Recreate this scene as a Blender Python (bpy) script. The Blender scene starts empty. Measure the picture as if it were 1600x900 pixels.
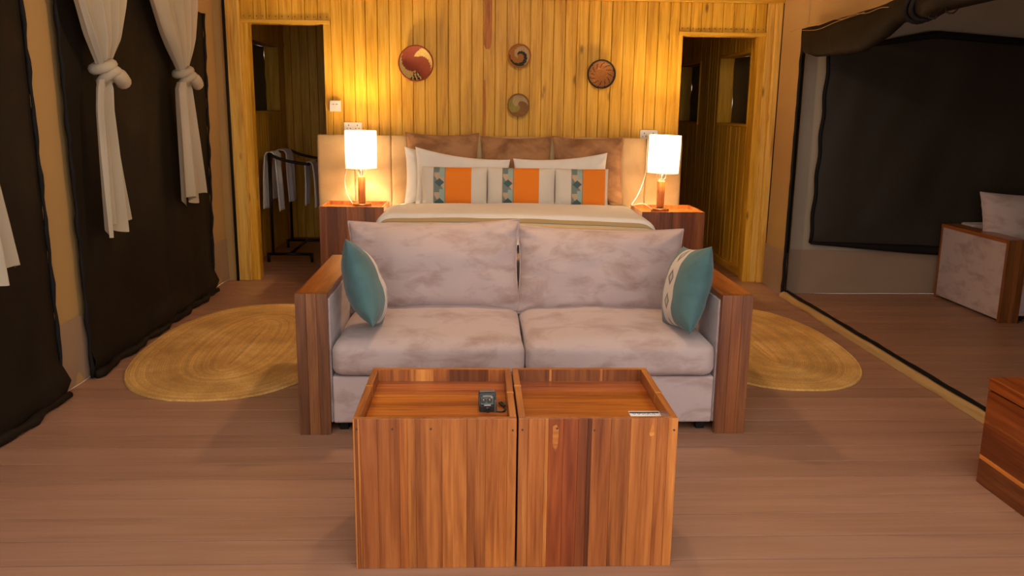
import bpy, bmesh, math, random
from mathutils import Vector, Matrix, noise
random.seed(7)
PI = math.pi
S = bpy.context.scene
COL = S.collection

# ------------------------------------------------------------------ camera
F = 1319.0; CAM_H = 1.45
_vy = Vector((745-800, 166-450, F)).normalized()          # vanishing point of the room's depth axis
_vz = Vector((-80, 6140, F)); _d = (_vz - _vy*_vz.dot(_vy)).normalized()
_x = _d.cross(_vy).normalized()
RW = Matrix((_x, _vy, -_d))                               # rows: world axes in image axes
cam_d = bpy.data.cameras.new('camera'); cam = bpy.data.objects.new('camera', cam_d); COL.objects.link(cam)
cam_d.sensor_width = 36; cam_d.lens = F/1600*36; cam_d.clip_end = 200
_r = RW @ Vector((1, 0, 0)); _u = RW @ Vector((0, -1, 0)); _b = RW @ Vector((0, 0, -1))
cam.matrix_world = Matrix(((_r.x, _u.x, _b.x, 0), (_r.y, _u.y, _b.y, 0), (_r.z, _u.z, _b.z, CAM_H), (0, 0, 0, 1)))
S.camera = cam
# ------------------------------------------------------------------ world and exposure
W = bpy.data.worlds.new('sky'); S.world = W; W.use_nodes = True
bg = W.node_tree.nodes['Background']; bg.inputs[0].default_value = (1.0, 0.97, 0.95, 1); bg.inputs[1].default_value = 2.25
S.view_settings.view_transform = 'Standard'; S.view_settings.look = 'None'
S.view_settings.exposure = 0.12; S.view_settings.gamma = 1.0; S.view_settings.use_curve_mapping = False
LAMP_W = 42.0; LAMP_COL = (1.0, 0.72, 0.40)
PENDANT_W = 56.0; PENDANT_COL = (1.0, 0.72, 0.42)

# ------------------------------------------------------------------ materials
def srgb(r, g, b):
    f = lambda c: (c/255/12.92) if c/255 <= 0.04045 else ((c/255+0.055)/1.055)**2.4
    return (f(r), f(g), f(b), 1)
class NT:
    def __init__(s, name):
        s.m = bpy.data.materials.new(name); s.m.use_nodes = True; s.t = s.m.node_tree
        s.bsdf = s.t.nodes['Principled BSDF']
    def n(s, typ, **kw):
        nd = s.t.nodes.new(typ)
        for k, v in kw.items(): setattr(nd, k, v)
        return nd
    def l(s, a, b): s.t.links.new(a, b)
    def math(s, op, a, b=None, c=None):
        nd = s.n('ShaderNodeMath', operation=op)
        for i, v in enumerate((a, b, c)):
            if v is None: continue
            if hasattr(v, 'links'): s.l(v, nd.inputs[i])
            else: nd.inputs[i].default_value = v
        return nd.outputs[0]
    def mix(s, fac, a, b, blend='MIX'):
        nd = s.n('ShaderNodeMix', data_type='RGBA', blend_type=blend)
        for sock, v in ((nd.inputs[0], fac), (nd.inputs[6], a), (nd.inputs[7], b)):
            if hasattr(v, 'links'): s.l(v, sock)
            else: sock.default_value = v
        return nd.outputs[2]
    def ramp(s, fac, stops):
        nd = s.n('ShaderNodeValToRGB'); cr = nd.color_ramp
        while len(cr.elements) < len(stops): cr.elements.new(0.5)
        for e, (p, c) in zip(cr.elements, stops): e.position = p; e.color = c
        s.l(fac, nd.inputs[0]); return nd.outputs[0]
    def coords(s, scale=(1, 1, 1), rnd=True):
        tc = s.n('ShaderNodeTexCoord'); out = tc.outputs['Object']
        if rnd:
            oi = s.n('ShaderNodeObjectInfo'); vm = s.n('ShaderNodeVectorMath', operation='MULTIPLY_ADD')
            cb = s.n('ShaderNodeCombineXYZ')
            for i in range(3): s.l(oi.outputs['Random'], cb.inputs[i])
            s.l(cb.outputs[0], vm.inputs[0]); vm.inputs[1].default_value = (37.0, 53.0, 71.0); s.l(out, vm.inputs[2]); out = vm.outputs[0]
        mp = s.n('ShaderNodeMapping'); mp.inputs['Scale'].default_value = scale; s.l(out, mp.inputs[0]); return mp.outputs[0]
    def noise(s, vec, scale, detail=4, rough=0.55, dist=0.0):
        nd = s.n('ShaderNodeTexNoise'); nd.inputs['Scale'].default_value = scale; nd.inputs['Detail'].default_value = detail
        nd.inputs['Roughness'].default_value = rough; nd.inputs['Distortion'].default_value = dist; s.l(vec, nd.inputs[0]); return nd.outputs[0]
    def bump(s, h, strength=0.2, dist=0.01):
        b = s.n('ShaderNodeBump'); b.inputs['Strength'].default_value = strength; b.inputs['Distance'].default_value = dist
        s.l(h, b.inputs['Height']); s.l(b.outputs[0], s.bsdf.inputs['Normal'])
    def set(s, **kw):
        for k, v in kw.items(): s.bsdf.inputs[k.replace('_', ' ')].default_value = v
        return s
    def base(s, c): s.l(c, s.bsdf.inputs['Base Color'])

def plain(name, col, rough=0.5, metal=0.0, **kw):
    k = NT(name); k.set(Base_Color=col, Roughness=rough, Metallic=metal, **kw); return k.m

def wood(name, axis, dark, mid, light, rough=0.45, scale=1.0, knots=True, vary=0.35, tint=False, bump=0.15):
    k = NT(name)
    st = [9.0, 9.0, 9.0]; st[axis] = 0.6
    v = k.coords(tuple(c*scale for c in st))
    g = k.noise(v, 2.0, 6, 0.62, 0.6)
    st2 = [26.0, 26.0, 26.0]; st2[axis] = 0.9
    g2 = k.noise(k.coords(tuple(c*scale for c in st2)), 4.0, 3, 0.6)
    gg = k.math('ADD', k.math('MULTIPLY', g, 0.65), k.math('MULTIPLY', g2, 0.35))
    c = k.ramp(gg, [(0.34, dark), (0.50, mid), (0.66, light)])
    oi = k.n('ShaderNodeObjectInfo')
    if tint: c = k.mix(1.0, c, oi.outputs['Color'], 'MULTIPLY')
    br = k.math('MULTIPLY_ADD', oi.outputs['Random'], vary, 1.0-vary/2)
    cb = k.n('ShaderNodeCombineColor')
    for i in range(3): k.l(br, cb.inputs[i])
    c = k.mix(1.0, c, cb.outputs[0], 'MULTIPLY')
    if knots:
        st3 = [7.0, 7.0, 7.0]; st3[axis] = 2.6
        vo = k.n('ShaderNodeTexVoronoi'); vo.inputs['Scale'].default_value = 0.75; k.l(k.coords(tuple(c_*scale for c_ in st3)), vo.inputs[0])
        kn = k.ramp(vo.outputs['Distance'], [(0.035, (1, 1, 1, 1)), (0.10, (0, 0, 0, 1))])
        kd = tuple(x*0.22 for x in dark[:3])+(1,)
        c = k.mix(k.math('MULTIPLY', kn, 0.75), c, kd)
    k.base(c); k.set(Roughness=rough); k.bump(gg, bump, 0.004)
    return k.m

def fabric(name, a, b, scale=6.0, stretch=(1, 1, 1), rough=0.85, lo=0.38, hi=0.62, sheen=0.0, bump=0.25, weave=220):
    k = NT(name); v = k.coords(stretch)
    n1 = k.noise(v, scale, 5, 0.6, 0.4)
    c = k.ramp(n1, [(lo, a), (hi, b)])
    k.base(c); k.set(Roughness=rough, Sheen_Weight=sheen)
    k.bump(k.noise(k.coords((1, 1, 1)), weave, 2), bump, 0.002); return k.m

M = {}
PD, PM, PL = (0.39, 0.178, 0.012, 1), (0.63, 0.335, 0.024, 1), (0.76, 0.455, 0.075, 1)
M['pine'] = wood('pine_planks', 2, PD, PM, PL, 0.42, 1.0, True, 0.16)
M['pine_x'] = wood('pine_beam', 0, PD, PM, PL, 0.45, 1.0, True, 0.2)
M['pine_y'] = wood('pine_sill', 1, PD, PM, PL, 0.45, 1.0, False, 0.2)
M['post'] = wood('rough_post', 2, (0.40, 0.17, 0.02, 1), (0.64, 0.38, 0.07, 1), (0.74, 0.48, 0.12, 1), 0.55, 0.9, True, 0.15)
M['heart'] = wood('heartwood', 2, (0.20, 0.045, 0.002, 1), (0.43, 0.14, 0.004, 1), (0.52, 0.19, 0.008, 1), 0.45, 1.0, True, 0.1)
M['deck'] = wood('deck_boards', 0, (0.29, 0.142, 0.080, 1), (0.35, 0.178, 0.105, 1), (0.395, 0.210, 0.128, 1), 0.42, 0.55, False, 0.14, bump=0.08)
TD, TM, TL = (0.15, 0.052, 0.013, 1), (0.34, 0.152, 0.044, 1), (0.52, 0.275, 0.09, 1)
M['teak_z'] = wood('teak_upright', 2, TD, TM, TL, 0.30, 1.0, True, 0.12, True, 0.05)
M['teak_y'] = wood('teak_deep', 1, TD, TM, TL, 0.28, 1.0, True, 0.12, True, 0.05)
M['teak_x'] = wood('teak_wide', 0, TD, TM, TL, 0.22, 1.0, False, 0.12, True, 0.05)
for q in ('pine', 'pine_x', 'pine_y', 'post', 'heart'): M[q].node_tree.nodes['Principled BSDF'].inputs['Specular IOR Level'].default_value = 0.22
M['velvet'] = fabric('mauve_velvet', (0.335, 0.215, 0.180, 1), (0.485, 0.365, 0.338, 1), 7.5, (0.7, 0.7, 1.5), 0.75, 0.30, 0.54, 0.25, 0.1)
M['velvet_brown'] = fabric('brown_velvet', (0.19, 0.078, 0.024, 1), (0.37, 0.185, 0.075, 1), 5.0, (1, 1, 1.6), 0.7, 0.35, 0.6, 0.3, 0.1)
M['headboard'] = fabric('sand_velvet', (0.46, 0.30, 0.135, 1), (0.57, 0.395, 0.20, 1), 3.0, (1, 1, 1), 0.7, 0.35, 0.65, 0.2, 0.1)
M['cotton'] = fabric('white_cotton', (0.70, 0.69, 0.68, 1), (0.76, 0.75, 0.74, 1), 3.0, (1, 1, 1), 0.9, 0.4, 0.6, 0.1, 0.15)
M['duvet'] = fabric('white_duvet', (0.78, 0.79, 0.82, 1), (0.82, 0.83, 0.86, 1), 3.0, (1, 1, 1), 0.9, 0.4, 0.6, 0.1, 0.15)
M['canvas'] = fabric('tan_canvas', (0.40, 0.24, 0.08, 1), (0.44, 0.268, 0.098, 1), 1.2, (1, 1, 1), 0.9, 0.3, 0.7, 0.0, 0.15)
M['canvas_grey'] = fabric('grey_tan_canvas', (0.37, 0.29, 0.20, 1), (0.41, 0.32, 0.225, 1), 1.2, (1, 1, 1), 0.9, 0.3, 0.7, 0.0, 0.15)
M['skirt'] = fabric('brown_vinyl_skirt', (0.285, 0.185, 0.115, 1), (0.33, 0.215, 0.135, 1), 1.5, (1, 1, 1), 0.7, 0.3, 0.7, 0.0, 0.1)
M['dark'] = fabric('dark_brown_canvas', (0.013, 0.009, 0.0055, 1), (0.020, 0.014, 0.009, 1), 1.5, (1, 1, 1), 0.62, 0.3, 0.7, 0.0, 0.1)
M['mesh'] = fabric('black_brown_mesh', (0.026, 0.020, 0.013, 1), (0.042, 0.032, 0.022, 1), 1.2, (1, 1, 0.3), 0.45, 0.3, 0.7, 0.0, 0.06)
for q in ('dark', 'mesh'): M[q].node_tree.nodes['Principled BSDF'].inputs['Specular IOR Level'].default_value = 0.07
M['mesh'].node_tree.nodes['Principled BSDF'].inputs['Specular IOR Level'].default_value = 0.3
M['zip'] = plain('black_zip_tape', (0.012, 0.010, 0.009, 1), 0.6)
M['zip'].node_tree.nodes['Principled BSDF'].inputs['Specular IOR Level'].default_value = 0.1
M['metal'] = plain('black_steel', (0.012, 0.011, 0.010, 1), 0.4, 0.6)
M['chrome'] = plain('brushed_metal', (0.6, 0.58, 0.55, 1), 0.3, 1.0)
M['plastic'] = plain('white_plastic', (0.78, 0.75, 0.70, 1), 0.35)
M['hole'] = plain('socket_hole', (0.03, 0.03, 0.03, 1), 0.6)
M['cord'] = plain('white_cord', (0.75, 0.70, 0.60, 1), 0.5)
M['stitch'] = plain('tan_thread', (0.40, 0.24, 0.10, 1), 0.8)
M['nail'] = plain('dark_nail', (0.05, 0.025, 0.015, 1), 0.5)
M['card'] = plain('card_paper', (0.75, 0.74, 0.72, 1), 0.6)
M['ink'] = plain('dark_ink', (0.04, 0.03, 0.03, 1), 0.6)
M['paper'] = plain('pale_paper', (0.62, 0.68, 0.72, 1), 0.5)
M['rubber'] = plain('camera_black', (0.018, 0.017, 0.016, 1), 0.45)
M['camgrey'] = plain('camera_grey', (0.11, 0.12, 0.115, 1), 0.35, 0.5)
M['camtop'] = plain('camera_brown', (0.10, 0.075, 0.06, 1), 0.5)
M['glass'] = plain('lens_glass', (0.01, 0.012, 0.015, 1), 0.08)

k = NT('sheer_curtain'); v = k.coords((1, 1, 1))
k.base(k.ramp(k.noise(v, 2.0, 3), [(0.35, (0.50, 0.41, 0.28, 1)), (0.65, (0.57, 0.475, 0.34, 1))]))
k.set(Roughness=0.9, Transmission_Weight=0.0); k.bump(k.noise(v, 260, 2), 0.15, 0.002)
tr = k.n('ShaderNodeBsdfTranslucent'); tr.inputs[0].default_value = (0.5, 0.44, 0.36, 1); mx = k.n('ShaderNodeMixShader'); mx.inputs[0].default_value = 0.2
k.l(k.bsdf.outputs[0], mx.inputs[1]); k.l(tr.outputs[0], mx.inputs[2]); k.l(mx.outputs[0], k.t.nodes['Material Output'].inputs[0]); M['sheer'] = k.m

k = NT('lamp_shade_linen'); k.set(Base_Color=(0.85, 0.80, 0.72, 1), Roughness=0.9)
tr = k.n('ShaderNodeBsdfTranslucent'); tr.inputs[0].default_value = (0.80, 0.80, 0.80, 1); mx = k.n('ShaderNodeMixShader'); mx.inputs[0].default_value = 0.08
k.l(k.bsdf.outputs[0], mx.inputs[1]); k.l(tr.outputs[0], mx.inputs[2]); k.l(mx.outputs[0], k.t.nodes['Material Output'].inputs[0]); M['shade'] = k.m

k = NT('bulb_glow'); k.set(Base_Color=(1, 0.9, 0.7, 1)); k.bsdf.inputs['Emission Color'].default_value = LAMP_COL+(1,); k.bsdf.inputs['Emission Strength'].default_value = 8.0; M['bulb'] = k.m

k = NT('jute_braid'); v = k.coords((1, 1, 1), False)
n1 = k.noise(v, 3.0, 4, 0.6); n2 = k.noise(v, 90, 3, 0.7)
c = k.ramp(k.math('ADD', k.math('MULTIPLY', n1, 0.6), k.math('MULTIPLY', n2, 0.4)), [(0.36, (0.43, 0.215, 0.05, 1)), (0.52, (0.64, 0.36, 0.095, 1)), (0.66, (0.82, 0.53, 0.20, 1))])
at = k.n('ShaderNodeAttribute', attribute_name='braid'); c = k.mix(1.0, c, at.outputs['Color'], 'MULTIPLY')
k.base(c); k.set(Roughness=0.85); k.bump(n2, 0.6, 0.006); M['jute'] = k.m

# ------------------------------------------------------------------ helpers
def link(o): COL.objects.link(o); return o
def mesh(name, verts, faces, mat, parent=None, smooth=False):
    me = bpy.data.meshes.new(name); me.from_pydata([tuple(v) for v in verts], [], faces); me.update()
    bm = bmesh.new(); bm.from_mesh(me); bmesh.ops.recalc_face_normals(bm, faces=bm.faces); bm.to_mesh(me); bm.free()
    return mobj(name, me, mat, parent, smooth)
def mobj(name, me, mat, parent=None, smooth=False):
    o = bpy.data.objects.new(name, me); link(o)
    if mat is not None and not me.materials:
        for m_ in (mat if isinstance(mat, (list, tuple)) else [mat]): me.materials.append(m_)
    if smooth: me.shade_smooth()
    o.parent = parent; return o
def bmobj(name, bm, mat, parent=None, smooth=False):
    bmesh.ops.recalc_face_normals(bm, faces=bm.faces)
    me = bpy.data.meshes.new(name); bm.to_mesh(me); bm.free(); return mobj(name, me, mat, parent, smooth)
def tag(o, label, cat, group=None):
    o['label'] = label; o['category'] = cat
    if group: o['group'] = group
    return o
def empty(name, loc=(0, 0, 0), rz=0.0):
    o = bpy.data.objects.new(name, None); o.location = loc; o.rotation_euler.z = rz; o.empty_display_size = 0.1; return link(o)
def thing(name, label, cat, loc=(0, 0, 0), rz=0.0, group=None): return tag(empty(name, loc, rz), label, cat, group)
def struct(o, label=None):
    o['kind'] = 'structure'
    if label: o['label'] = label
    return o
def addbox(bm, x0, x1, y0, y1, z0, z1, bev=0.0, seg=1):
    r = bmesh.ops.create_cube(bm, size=1.0)
    for v in r['verts']: v.co = Vector((x0+(v.co.x+.5)*(x1-x0), y0+(v.co.y+.5)*(y1-y0), z0+(v.co.z+.5)*(z1-z0)))
    if bev > 0:
        es = list({e for v in r['verts'] for e in v.link_edges}); bmesh.ops.bevel(bm, geom=es, offset=bev, segments=seg, affect='EDGES', profile=0.5)
def box(name, x0, x1, y0, y1, z0, z1, mat, parent=None, bev=0.002, seg=1, color=None, smooth=False):
    """box object with its origin at its own centre"""
    c = Vector(((x0+x1)/2, (y0+y1)/2, (z0+z1)/2)); bm = bmesh.new()
    addbox(bm, x0-c.x, x1-c.x, y0-c.y, y1-c.y, z0-c.z, z1-c.z, bev, seg)
    o = bmobj(name, bm, mat, parent, smooth); o.location = c
    if parent is not None:
        pl = getattr(parent, 'location', None)
    if color: o.color = (*color, 1)
    return o
def sub(parent, name, x0, x1, y0, y1, z0, z1, mat, bev=0.002, color=None):
    """box child of a part: coordinates in the thing's space, parent part has an offset"""
    l = parent.location; return box(name, x0-l.x, x1-l.x, y0-l.y, y1-l.y, z0-l.z, z1-l.z, mat, parent, bev, 1, color)
def tube_geo(pts, r, seg=8, caps=True):
    pts = [Vector(p) for p in pts]; n = len(pts); rs = r if isinstance(r, (list, tuple)) else [r]*n
    vs, fs = [], []; ref = None
    for i, p in enumerate(pts):
        t = (pts[min(i+1, n-1)]-pts[max(i-1, 0)]).normalized()
        if ref is None: ref = Vector((0, 0, 1)) if abs(t.z) < 0.9 else Vector((1, 0, 0))
        a = (ref - t*ref.dot(t)).normalized(); b = t.cross(a); ref = a
        for j in range(seg):
            w = 2*PI*j/seg; vs.append(p + a*math.cos(w)*rs[i] + b*math.sin(w)*rs[i])
    for i in range(n-1):
        for j in range(seg):
            k2 = (j+1) % seg; fs.append((i*seg+j, i*seg+k2, (i+1)*seg+k2, (i+1)*seg+j))
    if caps: fs.append(tuple(range(seg))); fs.append(tuple((n-1)*seg+j for j in range(seg)))
    return vs, fs
def tube(name, pts, r, mat, parent=None, seg=8): return mesh(name, *tube_geo(pts, r, seg), mat, parent, True)
def closed_tube(name, pts, r, mat, parent=None, seg=6):
    pts = [Vector(p) for p in pts]; n = len(pts); vs, fs = [], []; ref = None
    for i, p in enumerate(pts):
        t = (pts[(i+1) % n]-pts[i-1]).normalized()
        if ref is None: ref = Vector((0, 1, 0)) if abs(t.y) < 0.9 else Vector((1, 0, 0))
        a = (ref - t*ref.dot(t)).normalized(); b = t.cross(a); ref = a
        for j in range(seg):
            w = 2*PI*j/seg; vs.append(p + a*math.cos(w)*r + b*math.sin(w)*r)
    for i in range(n):
        i2 = (i+1) % n
        for j in range(seg):
            k2 = (j+1) % seg; fs.append((i*seg+j, i*seg+k2, i2*seg+k2, i2*seg+j))
    return mesh(name, vs, fs, mat, parent, True)
def spline(ctrl, n=10):
    P_ = [Vector(p) for p in ctrl]; P_ = [P_[0]*2-P_[1]]+P_+[P_[-1]*2-P_[-2]]; out = []
    for i in range(1, len(P_)-2):
        for k_ in range(n):
            t = k_/n; a, b, c, d = P_[i-1:i+3]
            out.append(0.5*((2*b)+(c-a)*t+(2*a-5*b+4*c-d)*t*t+(3*b-a-3*c+d)*t**3))
    out.append(P_[-2]); return out
def lathe(name, prof, mat, parent=None, seg=40, center=(0, 0, 0), smooth=True, close=True):
    vs, fs = [], []; n = len(prof)
    for i, (r, z) in enumerate(prof):
        for j in range(seg):
            a = 2*PI*j/seg; vs.append((center[0]+r*math.cos(a), center[1]+r*math.sin(a), center[2]+z))
    for i in range(n-1):
        for j in range(seg): k2 = (j+1) % seg; fs.append((i*seg+j, i*seg+k2, (i+1)*seg+k2, (i+1)*seg+j))
    if close:
        fs.append(tuple(range(seg))); fs.append(tuple((n-1)*seg+j for j in range(seg)))
    o = mesh(name, vs, fs, mat, parent, smooth); sharp(o); return o
def sharp(o, ang=35):
    me = o.data; bm = bmesh.new(); bm.from_mesh(me)
    for e in bm.edges:
        if len(e.link_faces) == 2: e.smooth = e.calc_face_angle(0) < math.radians(ang)
    bm.to_mesh(me); bm.free()
def grid(name, fn, nu, nv, mat, parent=None, smooth=True):
    vs = [fn(i/nu, j/nv) for j in range(nv+1) for i in range(nu+1)]
    fs = [(j*(nu+1)+i, j*(nu+1)+i+1, (j+1)*(nu+1)+i+1, (j+1)*(nu+1)+i) for j in range(nv) for i in range(nu)]
    return mesh(name, vs, fs, mat, parent, smooth)
def pillow_geo(w, h, t, kx=0.06, kz=0.06, n=26, p=2.6, q=0.5, wr=0.012, seed=0, sag=0.0, flat=1.0, tilt=0.0):
    """soft cushion, width along x, height along z, front towards -y; corners reach out"""
    s_ = [math.sin(PI/2*(-1+2*i/n)) for i in range(n+1)]; idx = {}; vs, fs = [], []
    def P_(i, j, sd):
        u, v = s_[i], s_[j]; e = max(0, (1-abs(u)**p)*(1-abs(v)**p))**q
        x = w/2*u*(1-kx*(1-v*v)); z = h/2*v*(1-kz*(1-u*u))
        r2 = noise.noise(Vector((x*7+seed*3.1, z*7+seed, sd*4.0)))*wr*e + noise.noise(Vector((x*22+seed, z*22, sd*9.0)))*wr*0.35*e
        cw = (abs(u)*abs(v))**2*math.sin(18*(abs(u)-abs(v))+seed)*wr*0.8*min(1, e*3)
        y = sd*(t/2*e*(flat if sd > 0 else 1.0)) + r2 + cw - sag*(1-u*u)*0
        z -= sag*h*e*0.5*(0.3 if v > 0 else 1.0)
        return Vector((x, y, z+tilt*x*(v+1)/2))
    for sd in (-1, 1):
        for j in range(n+1):
            for i in range(n+1):
                rim = i in (0, n) or j in (0, n); key = (i, j, 0 if rim else sd)
                if key not in idx: idx[key] = len(vs); vs.append(P_(i, j, sd) if not rim else P_(i, j, 0))
        g = lambda i, j: idx[(i, j, 0 if (i in (0, n) or j in (0, n)) else sd)]
        for j in range(n):
            for i in range(n): fs.append((g(i, j), g(i+1, j), g(i+1, j+1), g(i, j+1)))
    rim = [(i, 0) for i in range(n)]+[(n, j) for j in range(n)]+[(n-i, n) for i in range(n)]+[(0, n-j) for j in range(n)]
    return vs, fs, [P_(i, j, 0) for i, j in rim]
def pillow(name, w, h, t, mat, parent=None, piping=None, **kw):
    vs, fs, rim = pillow_geo(w, h, t, **kw); o = mesh(name, vs, fs, mat, parent, True)
    if piping: closed_tube('piping', rim, piping[1], piping[0], o)
    return o
def rounded(name, x0, x1, y0, y1, z0, z1, r, mat, parent=None, crown=0.0, seed=0, wr=0.004):
    """upholstery block with soft edges and a crowned top, origin at its centre"""
    c = Vector(((x0+x1)/2, (y0+y1)/2, (z0+z1)/2)); hx, hy, hz = (x1-x0)/2, (y1-y0)/2, (z1-z0)/2
    bm = bmesh.new(); bmesh.ops.create_cube(bm, size=2.0); bmesh.ops.subdivide_edges(bm, edges=bm.edges[:], cuts=15, use_grid_fill=True)
    for v in bm.verts:
        u = v.co.copy(); m_ = [math.copysign(abs(a)**0.75, a) if abs(a) < 1 else a for a in u]
        p_ = Vector((m_[0]*hx, m_[1]*hy, m_[2]*hz)); inn = Vector((max(-hx+r, min(hx-r, p_.x)), max(-hy+r, min(hy-r, p_.y)), max(-hz+r, min(hz-r, p_.z))))
        d = p_-inn
        if d.length > 1e-6:
            p_ = inn + d.normalized()*min(r, d.length) if sum(abs(a) > 1e-6 for a in d) > 1 else p_
        if u.z > 0: p_.z += crown*(1-u.x**2)*(1-u.y**4)*u.z
        p_.y += -0.3*crown*(1-u.x**2)*(1-u.z**2) if u.y < -0.9 else 0
        w_ = noise.noise(Vector((p_.x*6+seed, p_.y*6, p_.z*6)))*wr; p_ += v.normal*w_ if v.normal.length else Vector()
        v.co = p_
    o = bmobj(name, bm, mat, parent, True); o.location = c; return o
def loc_rot(o, loc, m3): o.matrix_world = Matrix.Translation(loc) @ m3.to_4x4(); return o
Rx = lambda a: Matrix.Rotation(math.radians(a), 3, 'X')
Ry = lambda a: Matrix.Rotation(math.radians(a), 3, 'Y')
Rz = lambda a: Matrix.Rotation(math.radians(a), 3, 'Z')

XL, XR, YB = -2.07, 2.45, 7.05

# ------------------------------------------------------------------ floor
fl = struct(empty('floor'), 'brown timber deck of wide boards')
y = -1.6; i = 0; BW = 0.1577
while y < 10.5:
    gap = random.choice((0.001, 0.0018, 0.0025)) if i % 2 else random.choice((0.008, 0.011, 0.0095))
    dz = random.uniform(-0.0008, 0.0)
    box('board', XL-0.1, XR+0.01, y+gap/2, y+BW-gap/2, -0.03+dz, dz, M['deck'], fl, 0.0004)
    if y < 6.7: box('board', XR+0.011, 5.7, y+gap/2, y+BW-gap/2, -0.03+dz, dz, M['deck'], fl, 0.0004)
    y += BW; i += 1
box('joist', XL-0.1, 5.7, -1.6, 10.5, -0.09, -0.036, M['deck'], fl, 0)

# ------------------------------------------------------------------ tent roof and canvas walls
EAVE, RIDGE = 2.5, 3.25
cl = struct(empty('ceiling'), 'tan canvas tent roof sloping from the ridge')
def roof(x0, z0, x1, z1):
    return lambda u, v: (x0+(x1-x0)*u, 1.9+(10.6-1.9)*v, z0+(z1-z0)*u - 0.03*math.sin(PI*u)*(0.6+0.4*math.cos(v*20)))  # front edge set back to shape how daylight falls on the near floor
grid('roof_panel', roof(XL-0.35, EAVE-0.12, 0.2, RIDGE), 12, 30, M['canvas'], cl)
grid('roof_panel', roof(XR+0.35, EAVE-0.12, 0.2, RIDGE), 12, 30, M['canvas'], cl)
grid('annex_roof_panel', lambda u, v: (XR+0.05+(5.75-XR)*u, 1.4+5.3*v, 2.42-0.02*math.sin(PI*u)), 8, 12, M['canvas'], cl)

wl = struct(empty('wall_left'), 'tan canvas tent wall with brown skirt')
def ripple(y, z, k_=1.0): return k_*(0.010*noise.noise(Vector((y*2.2, z*0.5, 3)))+0.006*math.sin(y*9+z*0.4))
grid('canvas_sheet', lambda u, v: (XL-0.012+ripple(-1.2+8.24*u, 2.6*v), -1.2+8.24*u, 2.55*v), 150, 20, M['canvas'], wl)
for a, b in ((4.02, 4.46), (6.48, 7.02)):
    grid('skirt', lambda u, v, a=a, b=b: (XL-0.002+0.012*math.sin(u*7)*(1-v)+ripple(a+(b-a)*u, 0.355*v), a+(b-a)*u, 0.01+0.345*v), 24, 10, M['skirt'], wl)
mesh('corner_sheet', [(XL-0.03, 7.03, 0), (-1.975, 7.03, 0), (-1.975, 7.03, 2.55), (XL-0.03, 7.03, 2.55)], [(0, 1, 2, 3)], M['canvas'], wl)
gb = mesh('wall_gable', [(XL-0.35, YB+0.12, 2.36), (XR+0.35, YB+0.12, 2.36), (XR+0.35, YB+0.12, 2.42), (0.2, YB+0.12, 3.22), (XL-0.35, YB+0.12, 2.42)], [(0, 1, 2, 3, 4)], M['canvas']); struct(gb, 'canvas gable above the plank wall')

# dark canvas doors in the left wall
def dark_door(name, y0, y1, y0t, y1t, top, label):
    d = struct(empty(name), label)
    def fn(u, v):
        a, b = y0+(y0t-y0)*v, y1+(y1t-y1)*v; yy = a+(b-a)*u; zz = 0.004+(top-0.004)*v
        e = min(1, 12*u, 12*(1-u)); bulge = 0.05*math.exp(-((v-0.045)/0.03)**2)*(0.6+0.4*math.sin(yy*5))
        fold = 0.012*noise.noise(Vector((yy*5.0, zz*0.7, 9)))+0.008*math.sin(yy*13+2*math.sin(zz*1.3))*(1-v)**2
        return (XL+0.022+e*0.012+fold*e+bulge, yy, zz)
    grid('flap', fn, 60, 44, M['dark'], d)
    for s_, a, b in (('l', y0, y0t), ('r', y1, y1t)):
        pts = [(XL+0.03+0.003*math.sin(q*1.9), a+(b-a)*q/40+0.008*noise.noise(Vector((q*0.45, a, 0))), 0.01+(top-0.01)*q/40) for q in range(41)]
        tube('zip_edge', pts, [0.010+0.003*math.sin(q*1.3) for q in range(41)], M['zip'], d)
    tube('bottom_hem', [(XL+0.05+0.014*math.sin(q*0.8), y0+(y1-y0)*q/40, 0.025) for q in range(41)], [0.022+0.006*math.sin(q*1.7) for q in range(41)], M['dark'], d)
    return d
dark_door('door_1', 4.39, 6.53, 4.37, 6.68, 2.10, 'dark brown zipped canvas door beside the bed end')
dark_door('door_2', 1.70, 4.075, 1.70, 4.05, 2.10, 'dark brown zipped canvas door near the front')
t = tube('gap_shade_left', [(-1.985, 7.0, 0.0), (-1.985, 7.0, 2.45)], 0.012, M['zip']); struct(t, 'dark cord where canvas meets the left post')  # black tube stands in for the shadow line beside the left post
t = tube('gap_shade_right', [(2.462, 7.0, 0.0), (2.462, 7.0, 2.45)], 0.012, M['zip']); struct(t, 'dark cord where canvas meets the right post')  # same on the right: the gap's darkness built as a black tube

# right wall: canvas pier, header over the wide opening, sill
wr_ = struct(empty('wall_right'), 'tan canvas wall with a wide zipped opening')
grid('canvas_pier', lambda u, v: (XR+0.008+ripple(6.45+0.6*u, 2.6*v, 0.8), 6.45+0.6*u, 2.55*v), 16, 20, M['canvas'], wr_)
grid('skirt', lambda u, v: (XR-0.002+ripple(6.45+0.6*u, 0.36*v, 0.8), 6.45+0.6*u, 0.005+0.345*v), 16, 8, M['skirt'], wr_)
grid('canvas_header', lambda u, v: (XR+0.008+ripple(-1.2+7.7*u, v), -1.2+7.7*u, 2.04+0.52*v), 80, 8, M['canvas'], wr_)
def zipv(u, v):
    zz = 0.02+2.03*v; wv = 0.018*noise.noise(Vector((zz*6, 2, 0)))
    return (XR-0.008+0.018*math.sin(PI*u), 6.475-0.008+wv*0.4+(u-0.5)*(0.055+wv), zz)
grid('zip_tape', zipv, 6, 70, M['zip'], wr_)
tube('zip_cord', [(XR-0.015, 6.47+0.014*noise.noise(Vector((q*0.35, 1, 0))), 0.02+2.03*q/60) for q in range(61)], 0.013, M['zip'], wr_)
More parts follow.
